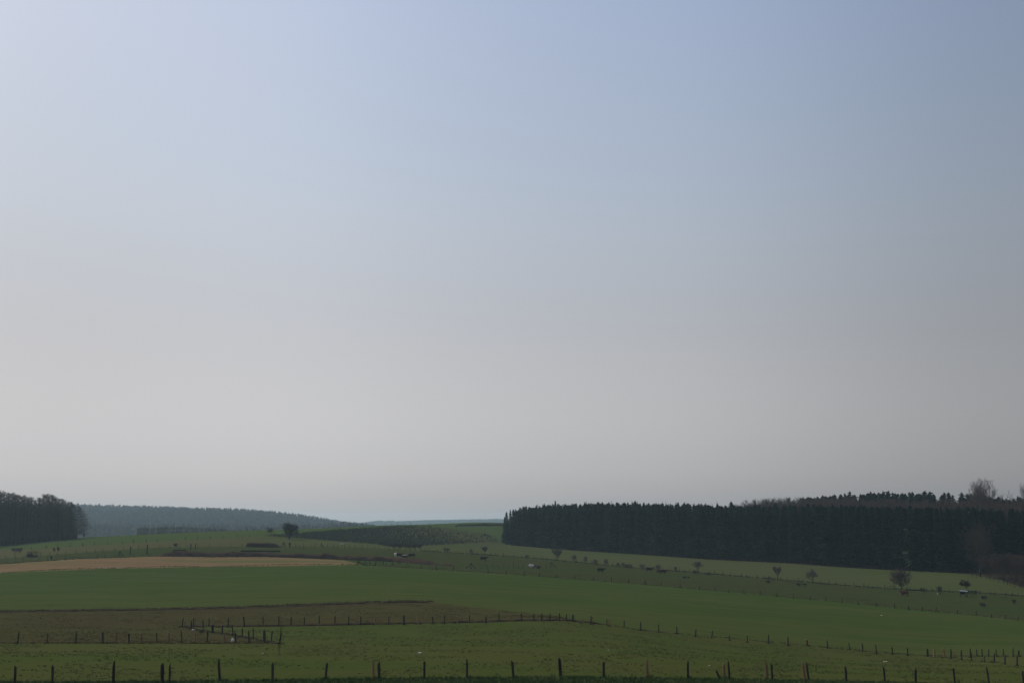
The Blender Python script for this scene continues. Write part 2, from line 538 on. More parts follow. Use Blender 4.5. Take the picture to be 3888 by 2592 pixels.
b = FB
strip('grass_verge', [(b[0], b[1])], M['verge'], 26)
strip('near_pasture', [(b[1], b[2]), (b[3], b[4])], M['pasture'], 24)
strip('muddy_ground', [(b[2], b[3]), (b[4], b[5])], M['mud'], 12)
strip('green_field', [(b[5], b[6])], M['green'], 20)
strip('stubble_field', [(b[6], b[7])], M['stubble'], 10)
strip('cattle_pasture', [(b[7], b[8])], M['cattle'], 14)
strip('upper_meadow', [(b[8], b[9])], M['meadow'], 16, lambda c: c > 992)
strip('rough_meadow', [(b[8], b[9])], M['rough'], 16, lambda c: c < 992)
strip('plantation_ground', [(b[9], b[10])], M['young'], 14, lambda c: 992 < c < 1905)
strip('hill_ground', [(b[10], b[11])], M['hill'], 60, lambda c: c < 1990)
strip('forest_floor', [(b[10], b[11])], M['litter'], 60, lambda c: c >= 1990)
# the land beside and behind the viewer
V, F = [], []
xs = np.linspace(-1, 1, 41)
for yy in (9.0, 0.0, -40.0, -400.0, -2500.0):
    for x in xs:
        X = x * 6.9 + (0 if yy >= 9 else x * (9 - yy) * 1.5)
        V.append((X, yy, gz1(x * 6.9, 9.0) if yy > -41 else -12))
for r_ in range(4):
    for i in range(40):
        a0 = r_ * 41 + i
        F.append((a0, a0 + 41, a0 + 42, a0 + 1))
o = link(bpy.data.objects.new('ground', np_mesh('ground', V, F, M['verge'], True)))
o['kind'] = 'structure'


# ------------------------------------------------------------------ tufts of grass
def blades(P, h, w, nb, spread, name, mat, label, cat):
    """clumps of grass blades standing on the ground points P (n,3); one object"""
    P = np.asarray(P); n = len(P)
    P = np.repeat(P, nb, 0); m = len(P)
    ang = rng.uniform(0, 2 * PI, m); rad = spread * np.sqrt(rng.uniform(0, 1, m))
    hh = np.repeat(h if np.ndim(h) else np.full(n, h), nb) * rng.uniform(0.5, 1.1, m)
    ww = w * rng.uniform(0.6, 1.4, m)
    B = P + np.stack([np.cos(ang) * rad, np.sin(ang) * rad, np.full(m, -0.03)], 1)
    a2 = rng.uniform(0, PI, m)
    S = np.stack([np.cos(a2), np.sin(a2), np.zeros(m)], 1) * ww[:, None]
    lean = rng.normal(0, 0.45, (m, 2)) * hh[:, None]
    T = B + np.stack([lean[:, 0], lean[:, 1], hh], 1)
    V = np.stack([B - S, B + S, T], 1).reshape(-1, 3)
    F = np.arange(3 * m).reshape(-1, 3)
    o = link(bpy.data.objects.new(name, np_mesh(name, V, F, mat)))
    return tag(o, label, cat, None, 'stuff')


def scatter_px(n, x0, x1, lo, hi, clump=0.0):
    """n ground points spread over the band of rows between two edge lines"""
    out = []
    x = rng.uniform(x0, x1, n)
    i = np.clip(np.searchsorted(COLS, x), 1, len(COLS) - 1)
    t = (x - COLS[i - 1]) / (COLS[i] - COLS[i - 1])
    l = lo[i - 1] * (1 - t) + lo[i] * t; h = hi[i - 1] * (1 - t) + hi[i] * t
    a = FA[i - 1] * (1 - t) + FA[i] * t
    u = rng.uniform(0, 1, n)
    d = np.sqrt(l * l + (h * h - l * l) * u)
    ok = (h - l) > 0.3
    X, Y = (a * d)[ok], d[ok]
    return np.stack([X, Y, gz(X, Y)], 1)


def clumpy(P, scale, cut):
    keep = [mnoise.noise(Vector((p[0] * scale, p[1] * scale, 3.1))) > cut for p in P]
    return P[np.array(keep)]


def along(pts_px, step, width, n_per=1):
    """points on the ground along a line drawn through photo pixels"""
    W = [hit(*p) for p in pts_px]
    out = []
    for p, q in zip(W[:-1], W[1:]):
        L = (q - p).length
        k = max(1, int(L / step * n_per))
        for _ in range(k):
            t = random.random()
            v = p.lerp(q, t)
            out.append((v.x + random.gauss(0, width), v.y + random.gauss(0, width)))
    out = np.array(out)
    return np.stack([out[:, 0], out[:, 1], gz(out[:, 0], out[:, 1])], 1)


blades(clumpy(scatter_px(22000, -150, 4050, b[1], b[4]), 0.10, -0.05), 0.13, 0.03, 5, 0.16, 'pasture_grass', M['tuft'], 'short olive grass tufts dotted over the near pasture', 'grass')
blades(clumpy(scatter_px(2600, -150, 4050, b[1], b[4]), 0.16, 0.18), 0.13, 0.045, 7, 0.14, 'rank_grass', M['tuft_dark'], 'dark green rank grass clumps on the near pasture', 'grass')
vp = scatter_px(9000, -150, 4050, np.maximum(b[1] - 9, 10), b[1] + 0.4)
blades(vp, 0.22, 0.03, 7, 0.2, 'verge_grass', M['verge_blade'], 'long green grass on the verge along the front fence', 'grass')
blades(clumpy(scatter_px(9000, -150, 2180, b[2], b[5]), 0.12, -0.1), 0.12, 0.035, 5, 0.18, 'paddock_grass', M['mud'], 'trampled grass tufts on the brown muddy paddock', 'grass')

# the rough strips the cattle leave along the fences
blades(along([(-100, 2441), (300, 2441), (700, 2442), (1066, 2443)], 0.12, 0.22), 0.26, 0.03, 8, 0.15, 'dry_grass', M['tuft_dry'], 'dry grass strip under the left paddock fence', 'grass')
blades(along([(690, 2377), (1200, 2372), (1800, 2360), (2180, 2355), (2430, 2391), (2700, 2415), (3060, 2450), (3500, 2487), (3888, 2491)], 0.14, 0.3), 0.28, 0.035, 8, 0.18, 'dry_grass',
       M['tuft_dry'], 'dry grass strip under the long middle fence', 'grass')
blades(along([(690, 2378), (760, 2392), (860, 2405), (960, 2425), (1066, 2443)], 0.12, 0.25), 0.24, 0.03, 8, 0.15, 'dry_grass', M['tuft_dry'],
       'dry grass strip under the slanting paddock fence', 'grass')
blades(along([(-100, 2321), (900, 2305), (1560, 2282), (1640, 2283)], 0.09, 0.3), 0.40, 0.045, 8, 0.2, 'dry_grass', M['tuft_dry'], 'pale dry grass along the edge of the green field', 'grass')


blades(along([(0, 2175), (400, 2158), (800, 2151), (1366, 2143)], 0.25, 0.6), 0.30, 0.06, 7, 0.3, 'margin_grass', M['tuft_dark'], 'ragged grass margin between stubble and green field', 'grass')
blades(along([(1370, 2143), (1670, 2162), (2000, 2183), (2400, 2215), (2800, 2248), (3200, 2285), (3600, 2325), (3888, 2353)], 0.22, 0.4), 0.34, 0.06, 7, 0.3, 'margin_grass', M['tuft_dry'],
       'dry grass under the fence above the green field', 'grass')
blades(along([(0, 2141), (300, 2120), (600, 2111), (1000, 2113), (1300, 2125)], 0.25, 0.7), 0.30, 0.06, 7, 0.3, 'margin_grass', M['tuft_dark'], 'grass margin along the far edge of the stubble', 'grass')
blades(along([(1600, 2090), (1900, 2109), (2100, 2125), (2300, 2145), (2600, 2170), (3000, 2203), (3400, 2235), (3888, 2262)], 0.22, 0.5), 0.45, 0.07, 7, 0.35, 'margin_grass', M['hedge'],
       'dead weeds along the fence with the bare bushes', 'weeds')


# ------------------------------------------------------------------ earth banks
def ridge(name, pts_px, width, height, mat, seed, label, cat, lump=0.35, step=0.8, taper=0.08, kind=None, skew=0.0, nu=14):
    W = [hit(*p) for p in pts_px]
    P = []
    for p, q in zip(W[:-1], W[1:]):
        k = max(1, int((q - p).length / step))
        P += [p.lerp(q, i / k) for i in range(k)]
    P.append(W[-1])
    n = len(P)
    xy = np.array([(p.x, p.y) for p in P])
    T = np.gradient(xy, axis=0); T /= np.linalg.norm(T, axis=1)[:, None] + 1e-9
    Nn = np.stack([-T[:, 1], T[:, 0]], 1)
    V, F = [], []
    for i in range(n):
        s = i / (n - 1)
        end = min(1, s / taper, (1 - s) / taper)
        end = math.sin(end * PI / 2)
        for j in range(nu + 1):
            u = -1 + 2 * j / nu
            x, y = xy[i] + Nn[i] * u * width / 2 * (0.7 + 0.3 * end)
            prof = max(0.0, 1 - abs(u + skew * (1 - abs(u))) ** 1.8)
            q = Vector((x * 0.45, y * 0.45, seed))
            nz = mnoise.fractal(q, 1.0, 2.0, 4)
            h = height * prof * end * (1 + lump * nz) + (0.12 * mnoise.noise(q * 3.1) * prof)
            V.append((x, y, gz1(x, y) + h - (0.15 if abs(u) > 0.99 else 0.02)))
    for i in range(n - 1):
        for j in range(nu):
            a0 = i * (nu + 1) + j
            F.append((a0, a0 + 1, a0 + nu + 2, a0 + nu + 1))
    o = link(bpy.data.objects.new(name, np_mesh(name, V, F, mat)))
    return tag(o, label, cat, None, kind)


ridge('earth_bank', [(590, 2110), (700, 2108), (900, 2110), (1150, 2115), (1300, 2121), (1400, 2126), (1500, 2130), (1600, 2138), (1672, 2144)], 5.5, 1.3, M['earth'], 1.3,
      'long bank of dug brown earth behind the stubble field', 'earth bank', lump=0.4)
ridge('earth_heap', [(1680, 2144), (1702, 2146), (1724, 2148)], 2.6, 0.65, M['earth'], 4.4, 'small low heap of earth past the right end of the long bank', 'earth heap', taper=0.4)
ridge('grass_bank', [(-120, 2323.5), (900, 2308.5), (1560, 2286), (1645, 2287)], 1.1, 0.22, M['earth'], 7.7, 'low brown bank along the near edge of the green field', 'bank', lump=0.8, step=0.8, taper=0.02)
ridge('grass_bank', [(690, 2379), (1200, 2374), (1800, 2362), (2180, 2357), (2300, 2372)], 1.1, 0.22, M['earth'], 3.2, 'brown grassy bank under the middle fence', 'bank', lump=1.0, step=0.6, taper=0.03, nu=8)


# ------------------------------------------------------------------ fences
POSTS = {}


def post_mesh(kind, v):
    k = (kind, v)
    if k in POSTS: return POSTS[k]
    mb = MB()
    rs = random.Random(100 + v)
    n = 8
    pts, rad = [], []
    for i, t in enumerate((-0.25, 0.0, 0.3, 0.62, 0.93, 1.0)):
        pts.append((rs.uniform(-.012, .012), rs.uniform(-.012, .012), t))
        rad.append((1.0 + rs.uniform(-.12, .12)) * (1.06 - 0.12 * t) * (0.72 if t == 1.0 else 1))
    # unit post: 1 m tall, radius 1 -> scaled per post
    mb.tube(pts, rad, n)
    me = mb.mesh('post', M[kind], False)
    POSTS[k] = me
    return me


def put_post(parent, xt, yt, xb, yb, r=0.07, kind='post', label=None, name='post', hmax=2.4):
    B = hit(xb, yb)
    a, e = ray(xt, yt)
    T = Vector((a * B.y, B.y + random.uniform(-.06, .06), e * B.y))
    ax = T - B
    if ax.length > hmax: ax = ax * (hmax / ax.length)
    o = bpy.data.objects.new(name, post_mesh(kind, random.randrange(6)))
    q = ax.to_track_quat('Z', 'Y')
    mat = Matrix.Translation(B) @ q.to_matrix().to_4x4() @ Matrix.Rotation(random.uniform(0, 6.28), 4, 'Z') @ Matrix.Diagonal((r, r, ax.length, 1))
    link(o, parent)
    o.matrix_world = mat
    if parent is not None:
        o.matrix_parent_inverse = Matrix.Identity(4)
        o.matrix_basis = parent.matrix_basis.inverted() @ mat
    if label: o['label'] = label
    return B, B + ax


def wires(parent, tops, fr=(0.92, 0.62, 0.34), r=0.005):
    org = parent.location
    for f in fr:
        mb = MB()
        for (b0, t0), (b1_, t1) in zip(tops[:-1], tops[1:]):
            p = b0.lerp(t0, f) - org; q = b1_.lerp(t1, f) - org
            m = (p + q) / 2 - Vector((0, 0, 0.03 + 0.004 * (p - q).length))
            mb.tube([p, m, q], [r] * 3, 3, False)
        mb.build('wire', M['wire'], parent)


def tile(x0, y0, pts):
    s = 650 / 2352.0
    return [(x0 + p[0] * s, y0 + p[1] * s, x0 + p[2] * s, y0 + p[3] * s, *(p[4:])) for p in pts]


FEET = []


def fence(label, pts, r, wires_fr=(0.92, 0.62, 0.34), new_label='orange brown newer post', wr=0.0035, skip=False):
    pts = sorted(pts, key=lambda p: p[2])
    f0 = hit(pts[0][2], pts[0][3])
    root = empty('fence', f0)
    tag(root, label, 'fence')
    tops = []
    for p in pts:
        thick = p[5] if len(p) > 5 else 1.0
        FEET.append(hit(p[2], p[3]))
        kind = 'post_new' if len(p) > 4 and p[4] == 'n' else 'post'
        bt = put_post(root, p[0], p[1], p[2], p[3], r * thick, kind, new_label if kind == 'post_new' else None)
        tops.append(bt)
    # wire runs over posts of ordinary height only
    run = [t for t in tops if (t[1] - t[0]).length > 0.75]
    if len(run) > 1 and wires_fr:
        wires(root, run, wires_fr, wr)
    return root


near = []
near += tile(0, 2159, [(728, 1328, 716, 1590), (1562, 1315, 1555, 1585, 'o', 1.2), (2228, 1300, 2228, 1575, 'o', 1.45), (2335, 1310, 2330, 1572, 'o', .8)])
near += tile(600, 2159, [(835, 1272, 850, 1540, 'o', 1.1), (1573, 1293, 1572, 1540, 'o', 1.15)])
near += tile(1200, 2159, [(152, 1283, 130, 1520), (785, 1262, 788, 1510, 'n', .9), (862, 1285, 868, 1508, 'o', 1.25), (1490, 1265, 1488, 1507), (2075, 1272, 2072, 1503, 'o', 1.05)])
near += tile(1800, 2159, [(522, 1262, 540, 1492, 'o', 1.1), (1172, 1235, 1190, 1480, 'o', 1.4), (1780, 1275, 1780, 1484, 'o', 1.1)])
near += tile(2400, 2159, [(205, 1285, 215, 1482, 'n', 1.2), (765, 1283, 768, 1500, 'o', 1.0), (1155, 1388, 1205, 1508, 'o', .9), (1258, 1300, 1270, 1505, 'n', 1.3), (1325, 1295, 1340, 1508),
                          (1843, 1297, 1860, 1522, 'n', 1.35), (1915, 1305, 1928, 1524, 'o', 1.05)])
near += tile(2900, 2159, [(535, 1310, 565, 1537, 'n', 1.3), (590, 1320, 620, 1532, 'o', 1.1), (1122, 1345, 1135, 1543, 'o', 1.15), (1645, 1345, 1665, 1552), (2083, 1365, 2088, 1565, 'o', 1.2)])
near += tile(3238, 2159, [(1380, 1370, 1402, 1565), (1845, 1375, 1872, 1570, 'o', 1.1), (2330, 1400, 2350, 1590)])
near += [(60, 2528, 56, 2600), (-90, 2528, -92, 2602)]
fence('front fence of dark posts and thin wire along the bottom verge', near, 0.082)

pen = []
pen += tile(0, 2159, [(260, 872, 244, 1022), (662, 885, 648, 1020, 'o', .8), (1052, 875, 1043, 1020), (1412, 865, 1412, 1022, 'o', 1.3), (1604, 870, 1588, 1022, 'n', 1.1),
                      (1772, 887, 1774, 1022, 'o', 1.1), (1953, 880, 1938, 1022, 'n', 1.2), (2152, 872, 2160, 1015, 'o', .7), (2325, 868, 2318, 1022, 'n', 1.2)])
pen += tile(600, 2159, [(322, 860, 328, 1006, 'o', .9), (516, 865, 508, 1018, 'n', 1.0), (687, 848, 675, 1000, 'o', 1.0), (916, 865, 910, 1018, 'n', 1.1), (1062, 870, 1068, 1008, 'o', 1.1),
                        (1246, 852, 1252, 1005, 'o', 1.1), (1468, 862, 1468, 1014, 'o', 1.0), (1688, 890, 1668, 1032, 'o', 1.1)])
pen += [(-60, 2400, -64, 2441), (-170, 2400, -172, 2441)]
fence('left paddock fence with dark and orange posts above the near pasture', pen, 0.085)

diag = tile(600, 2159, [(344, 688, 330, 792), (370, 700, 374, 795, 'n', .9), (461, 710, 461, 828, 'o', 1.3), (616, 720, 619, 868, 'o', .9), (750, 760, 750, 878, 'o', 1.7),
                        (868, 770, 864, 884, 'n', .9), (889, 765, 880, 895), (1023, 780, 1028, 917, 'o', .9), (1160, 815, 1156, 938, 'o', .9), (1307, 820, 1311, 960), (1453, 850, 1453, 992),
                        (1568, 855, 1555, 998)])
fence('slanting fence cutting the brown paddock from the pasture', diag, 0.085)

mid = tile(600, 2159, [(490, 672, 490, 802), (512, 675, 512, 798, 'n', .8), (702, 678, 698, 792, 'o', .9), (800, 675, 812, 802, 'n', .8), (967, 675, 962, 800), (1175, 650, 1188, 792, 'o', 1.2),
                       (1443, 668, 1445, 787), (1660, 658, 1660, 778, 'o', 1.1), (1692, 662, 1690, 778, 'n', 1.0), (1830, 660, 1826, 782, 'o', 1.1), (2010, 662, 2010, 778), (2214, 652, 2218, 773)])
mid += tile(1200, 2159, [(43, 650, 48, 770), (262, 648, 258, 770, 'o', 1.1), (450, 648, 446, 770, 'o', 1.1), (615, 648, 615, 770), (815, 662, 815, 770, 'n', 1.3), (1000, 648, 1000, 762, 'o', .8),
                         (1205, 642, 1210, 767, 'o', 1.8), (1390, 642, 1400, 762, 'n', 1.2), (1600, 650, 1608, 757), (1765, 638, 1766, 752, 'o', .8), (1935, 648, 1946, 752, 'n', 1.1),
                         (2111, 630, 2105, 737, 'o', .8), (2335, 645, 2338, 742, 'o', 1.4)])
mid += tile(1800, 2159, [(342, 618, 342, 722), (493, 628, 493, 718, 'n', .9), (650, 612, 652, 714), (820, 612, 820, 710), (930, 612, 931, 714, 'o', 1.2), (1042, 615, 1043, 716), (1175, 612, 1174, 714),
                         (1272, 620, 1262, 712), (1355, 630, 1352, 717, 'o', 1.2), (1370, 620, 1366, 717, 'n', 1.2), (1490, 648, 1472, 742, 'n', .8), (1605, 650, 1606, 762), (1622, 650, 1618, 762, 'n', 1.0),
                         (1828, 690, 1820, 770), (1850, 680, 1857, 787, 'n', 1.1), (2063, 705, 2060, 803), (2288, 730, 2287, 848, 'o', 1.3)])
mid += tile(2400, 2159, [(360, 755, 370, 872), (613, 803, 618, 893, 'o', 1.2), (879, 825, 868, 932, 'o', 1.3), (1106, 845, 1092, 952, 'o', 1.1), (1335, 915, 1337, 982), (1582, 912, 1588, 1012), (1876, 917, 1870, 1023, 'o', 1.2),
                         (2140, 938, 2146, 1053)])
mid += tile(2900, 2159, [(332, 938, 338, 1053), (580, 965, 588, 1058, 'n', 1.5), (598, 975, 602, 1058, 'o', 1.0), (868, 978, 880, 1088, 'o', 1.2), (1168, 1015, 1185, 1108), (1356, 1022, 1360, 1133, 'o', 1.3),
                         (1538, 1040, 1550, 1168, 'o', 1.1), (1762, 1070, 1765, 1172, 'o', 1.2), (1972, 1082, 1981, 1192), (2248, 1095, 2252, 1203, 'o', 1.8)])
mid += tile(3238, 2159, [(1120, 1105, 1120, 1214, 'n', 1.7), (1242, 1110, 1215, 1218, 'n', .7), (1250, 1098, 1262, 1218, 'n', 1.8), (1348, 1105, 1348, 1232, 'o', 1.2), (1383, 1125, 1386, 1220, 'n', 1.0),
                         (1490, 1122, 1495, 1248, 'o', 1.3), (1613, 1102, 1615, 1218, 'o', 1.1), (1697, 1102, 1706, 1200), (1773, 1100, 1778, 1200), (1870, 1100, 1862, 1198, 'o', 1.1), (1970, 1100, 1973, 1200, 'o', .8),
                         (2071, 1108, 2073, 1200), (2200, 1092, 2203, 1200, 'o', 1.1), (2276, 1115, 2278, 1200), (2290, 1112, 2292, 1200, 'n', .9)])
mid += [(3925, 2462, 3926, 2492), (3990, 2464, 3991, 2494)]
fence('long middle fence of many posts between pasture and green field', mid, 0.085)
fence('short line of five posts branching down at the right edge', tile(3238, 2159, [(1630, 1150, 1632, 1262, 'o', .8), (1807, 1195, 1807, 1275, 'o', .8), (1944, 1172, 1941, 1288, 'o', 1.2), (2091, 1185, 2090, 1308, 'o', 1.2),
                                                                                   (2260, 1200, 2256, 1328, 'o', 1.2), (2480, 1215, 2478, 1350)]), 0.09)

far = tile(1200, 1800, [(672, 1190, 670, 1246), (697, 1195, 695, 1248), (738, 1190, 740, 1248), (818, 1200, 812, 1256, 'o', 1.1), (925, 1190, 926, 1246), (958, 1212, 960, 1263), (1048, 1195, 1050, 1243),
                        (1140, 1190, 1140, 1240), (1255, 1195, 1255, 1240), (1454, 1232, 1443, 1292), (1652, 1256, 1652, 1312, 'o', 1.1), (1887, 1266, 1882, 1322)])
far += tile(1800, 1800, [(192, 1290, 192, 1354), (440, 1320, 440, 1370), (687, 1325, 686, 1388, 'o', 1.2), (902, 1352, 899, 1402, 'o', 1.1), (1130, 1370, 1131, 1418), (1385, 1380, 1385, 1436, 'o', 1.2),
                         (1643, 1395, 1641, 1450), (1889, 1408, 1887, 1473, 'o', 1.2), (2120, 1440, 2120, 1488), (2345, 1455, 2345, 1510)])
far += tile(2400, 2159, [(180, 158, 180, 208), (406, 175, 403, 230), (662, 195, 658, 253, 'o', 1.2), (928, 230, 926, 285), (1137, 243, 1134, 300, 'o', 1.2), (1322, 275, 1321, 322), (1535, 288, 1537, 340, 'o', 1.1),
                         (1759, 293, 1758, 355, 'o', 1.2), (1988, 318, 1988, 377), (2213, 340, 2214, 402)])
far += tile(2900, 2159, [(404, 340, 405, 400), (642, 370, 642, 418), (854, 378, 852, 438, 'o', 1.2), (1076, 403, 1074, 463), (1292, 437, 1293, 488), (1541, 457, 1545, 508), (1794, 472, 1800, 540), (1986, 502, 1991, 557, 'o', 1.2),
                         (2178, 518, 2176, 572)])
far += tile(3238, 2159, [(1147, 525, 1146, 588), (1438, 560, 1436, 613, 'o', 1.1), (1697, 580, 1697, 640), (1902, 615, 1905, 667, 'o', 1.2), (2097, 622, 2096, 687), (2276, 642, 2272, 709), (2480, 660, 2478, 730)])
fence('fence along the top of the green field below the cattle', far, 0.095, (0.9, 0.5), wr=0.0045)


def line_fence(label, line, x0, x1, step, h, r, jit=0.25, skipx=(), wr=0.0045, fr=(0.9, 0.5), hv=0.25, off=0.0):
    pts = []
    x = x0
    while x < x1:
        y = float(line(x)) + off
        if not any(s0 < x < s1 for s0, s1 in skipx):
            B = hit(x, y)
            hh = h * (1 + random.uniform(-hv, hv * 0.5))
            k = FPX / B.y
            pts.append((x + random.uniform(-.6, .6), y - hh * k, x, y, 'o', random.choice((.8, 1, 1, 1.2))))
        x += step * (1 + random.uniform(-jit, jit))
    return fence(label, pts, r, fr, wr=wr)


line_fence('fence along the row of bare bushes in front of the right hand wood', L_hedge, 1612, 3900, 30, 1.25, 0.085, 0.45, off=1.0)
line_fence('thin wire fence below the rough meadow from the left edge to the straw stack', L_hedge, -60, 930, 36, 1.3, 0.06, 0.3, off=0.5)
line_fence('thin wire fence between the straw stack and the young plantation', L_hedge, 1098, 1600, 20, 1.25, 0.07, 0.35, off=0.5)
line_fence('thin fence of tall stakes just above the stubble field', pl([(0, 2136), (200, 2128), (400, 2115), (560, 2108)]), -40, 440, 31, 1.75, 0.05, 0.12, off=0)
line_fence('old fence of leaning stakes across the left hill meadow', L_upper, 120, 990, 52, 1.35, 0.08, 0.2)
line_fence('thin fence on the skyline above the young plantation', pl([(1430, 1998), (1500, 1994), (1700, 1990)]), 1440, 1640, 23, 1.7, 0.06, 0.1, hv=0.3)
line_fence('thin wire fence in the cattle pasture between the two braced posts', pl([(1790, 2156), (2120, 2153)]), 1830, 2090, 20, 1.5, 0.045, 0.15)
line_fence('fence in front of the scrub thicket at the right edge', pl([(3690, 2184), (3760, 2196), (3830, 2217), (3900, 2240)]), 3690, 3900, 17, 1.25, 0.06, 0.2, off=4)


fp = np.array([(v.x, v.y) for v in FEET])
fp = np.repeat(fp, 5, 0) + rng.normal(0, .22, (len(fp) * 5, 2))
blades(np.stack([fp[:, 0], fp[:, 1], gz(fp[:, 0], fp[:, 1])], 1), rng.uniform(.15, .38, len(fp)), .03, 8, .14, 'post_foot_grass', M['tuft_dark'], 'ungrazed grass left standing round the feet of the fence posts', 'grass')


def strainer(x, ytop, ybase, xl, xr, label):
    B = hit(x, ybase)
    k = FPX / B.y
    root = empty('strainer_post', B)
    tag(root, label, 'braced post', 'braced corner posts')
    h = (ybase - ytop) / k
    mb = MB(); mb.tube([(0, 0, -.3), (0, 0, h * .5), (0.02, 0, h)], [.15, .14, .13], 8); mb.build('post', M['dark'], root)
    for xe in (xl, xr):
        if xe is None: continue
        dx = (xe - x) / k
        gzv = gz1(B.x + dx, B.y) - B.z
        mb = MB(); mb.tube([(0.0, -.12, h * .88), (dx, -.12, gzv - .1)], [.10, .10], 7); mb.build('brace', M['dark'], root)
    return root


strainer(455, 2091, 2111, 440, 472, 'braced post with two struts beside the stubble field at the left')
strainer(1078, 2056, 2073, 1066, 1086, 'braced post with two struts at the right end of the straw stack')
strainer(1219.5, 2061, 2076, None, 1231, 'post with one strut between the straw stack and the white trough')
strainer(1788, 2136, 2158, 1767, 1808, 'braced post with two struts below the lone walking black cow')
strainer(2092, 2133, 2154, None, 2115, 'post with one long strut right of the lying white cow')
strainer(2920, 2186, 2200, 2907, 2937, 'braced post with two struts below the slim bare tree')
strainer(1359, 2128, 2143, None, 1384, 'leaning post with one strut at the right tip of the stubble field')


def lone_post(xt, yt, xb, yb, r, label, group=None):
    B = hit(xb, yb)
    a, e = ray(xt, yt)
    h = e * B.y - B.z
    mb = MB(); mb.tube([(0, 0, -.3), (0, 0, h * .4), (.01, 0, h * .96), (.01, 0, h)], [r, r * .97, r * .92, r * .6], 8)
    o = mb.build('timber_post', M['dark'], None, loc=B)
    return tag(o, label, 'post', group)


lone_post(494, 2074, 494, 2104, .16, 'tall dark post left of the taller one by the stubble field', 'tall dark posts')
lone_post(558, 2066, 558, 2103, .16, 'tallest dark post standing beside the left end of the earth bank', 'tall dark posts')
lone_post(724, 2063, 724, 2085, .19, 'left post of the stout dark pair above the short trough', 'stout gate posts')
lone_post(742.5, 2063, 742.5, 2084, .19, 'right post of the stout dark pair above the short trough', 'stout gate posts')


# ------------------------------------------------------------------ farm things
def trough(x0, x1, ytop, ybase, label):
    B = hit((x0 + x1) / 2, ybase); k = FPX / B.y
    L = (x1 - x0) / k; h = (ybase - ytop) / k
    root = empty('feed_trough', B)
    tag(root, label, 'trough', 'feed troughs behind the stubble field')
    mb = MB()
    mb.box((0, -.32, h * .62), (L, .07, h * .75)); mb.box((0, .32, h * .62), (L, .07, h * .75)); mb.box((0, 0, h * .3), (L - .02, .57, .08))
    for s in (-1, 1): mb.box((s * (L / 2 - .035), 0, h * .64), (.066, .57, h * .6))
    mb.build('basin', M['dark'], root)
    n = max(2, int(L / 2.2) + 1)
    for i in range(n):
        x = -L / 2 + .2 + (L - .4) * i / (n - 1)
        mb = MB()
        for s in (-1, 1): mb.box((x, s * .22, h * .06), (.09, .09, h * .4))
        mb.build('leg', M['dark'], root)
    return root


trough(917, 1063, 2088.5, 2095, 'long low dark feed trough in front of the straw stack')
trough(659, 707, 2086, 2092, 'short low dark feed trough below the stout post pair')


def heap():
    B = hit(1000, 2075.5); k = FPX / B.y
    prof = [(935, 0), (938.5, 4), (941, 13), (952, 14.5), (975, 14), (1003, 15), (1015, 15.6), (1030, 15), (1042, 12.5), (1053, 7), (1062, 2.5), (1071, 0)]
    V, F = [], []
    nx, ny = 64, 12
    xs_ = np.linspace(935, 1071, nx + 1)
    hs = np.interp(xs_, [p[0] for p in prof], [p[1] for p in prof]) / k
    for i in range(nx + 1):
        for j in range(ny + 1):
            u = -1 + 2 * j / ny
            x = (xs_[i] - 1000) / k; y = u * 2.6
            z = hs[i] * min(1, (1 - abs(u)) * 2.6) ** .6
            nzv = mnoise.fractal(Vector((x * 1.3, y * 1.3, 5)), 1, 2, 4) * .16
            z = max(z + nzv * min(1, hs[i]), 0) if abs(u) < .99 and 0 < i < nx else -.1
            V.append((x + nzv * .4, y, z + gz1(B.x + x, B.y + y) - B.z))
    for i in range(nx):
        for j in range(ny):
            a0 = i * (ny + 1) + j
            F.append((a0, a0 + ny + 1, a0 + ny + 2, a0 + 1))
    o = link(bpy.data.objects.new('straw_stack', np_mesh('straw_stack', V, F, M['straw'])))
    o.location = B
    tag(o, 'long dark brown straw stack with a sloping right end', 'straw stack')


heap()


def feeder():
    B = hit(123, 2114); k = FPX / B.y
    w = 36 / k; h = 20.5 / k
    root = empty('hay_rack', B)
    tag(root, 'dark wooden hay rack with open top rails beside the round bush', 'hay rack')
    mb = MB(); mb.box((0, 0, h * .17), (w, 1.5, h * .34)); mb.build('basin', M['dark'], root)
    for x in (-w / 2 + .08, -w / 6, w * .22, w / 2 - .08):
        mb = MB()
        for y in (-.68, .68): mb.box((x, y, h * .66), (.14, .1, h * .63))
        mb.build('upright', M['dark'], root)
    for y in (-.68, .68):
        mb = MB(); mb.box((0, y, h * .97), (w + .1, .104, .14)); mb.build('rail', M['dark'], root)
    mb = MB()
    rs = random.Random(5)
    for i in range(60):
        x, y = rs.uniform(-w * .5 + .1, -.1), rs.uniform(-.5, .5)
        p = Vector((x, y, h * .34)); q = p + Vector((rs.uniform(-.3, .3), rs.uniform(-.2, .2), rs.uniform(.2, h * .5)))
        mb.tri(p - Vector((.08, 0, 0)), p + Vector((.08, 0, 0)), q)
    mb.build('hay', M['straw'], root)


feeder()


def hide_box():
    B = hit(318.5, 2039.5); k = FPX / B.y
    root = empty('raised_hide', B)
    tag(root, 'small dark box raised on a post right of the larch wood', 'raised hide')
    h = 11.5 / k
    mb = MB(); mb.box((0, 0, h * .72), (.75, .75, h * .56)); mb.box((0, 0, h * 1.02), (.9, .9, .1)); mb.build('cabin', M['dark'], root)
    mb = MB()
    for x in (-.25, .25):
        for y in (-.25, .25): mb.tube([(x * 1.3, y * 1.3, -.2), (x, y, h * .45)], [.06, .05], 5)
    mb.build('legs', M['dark'], root)


hide_box()


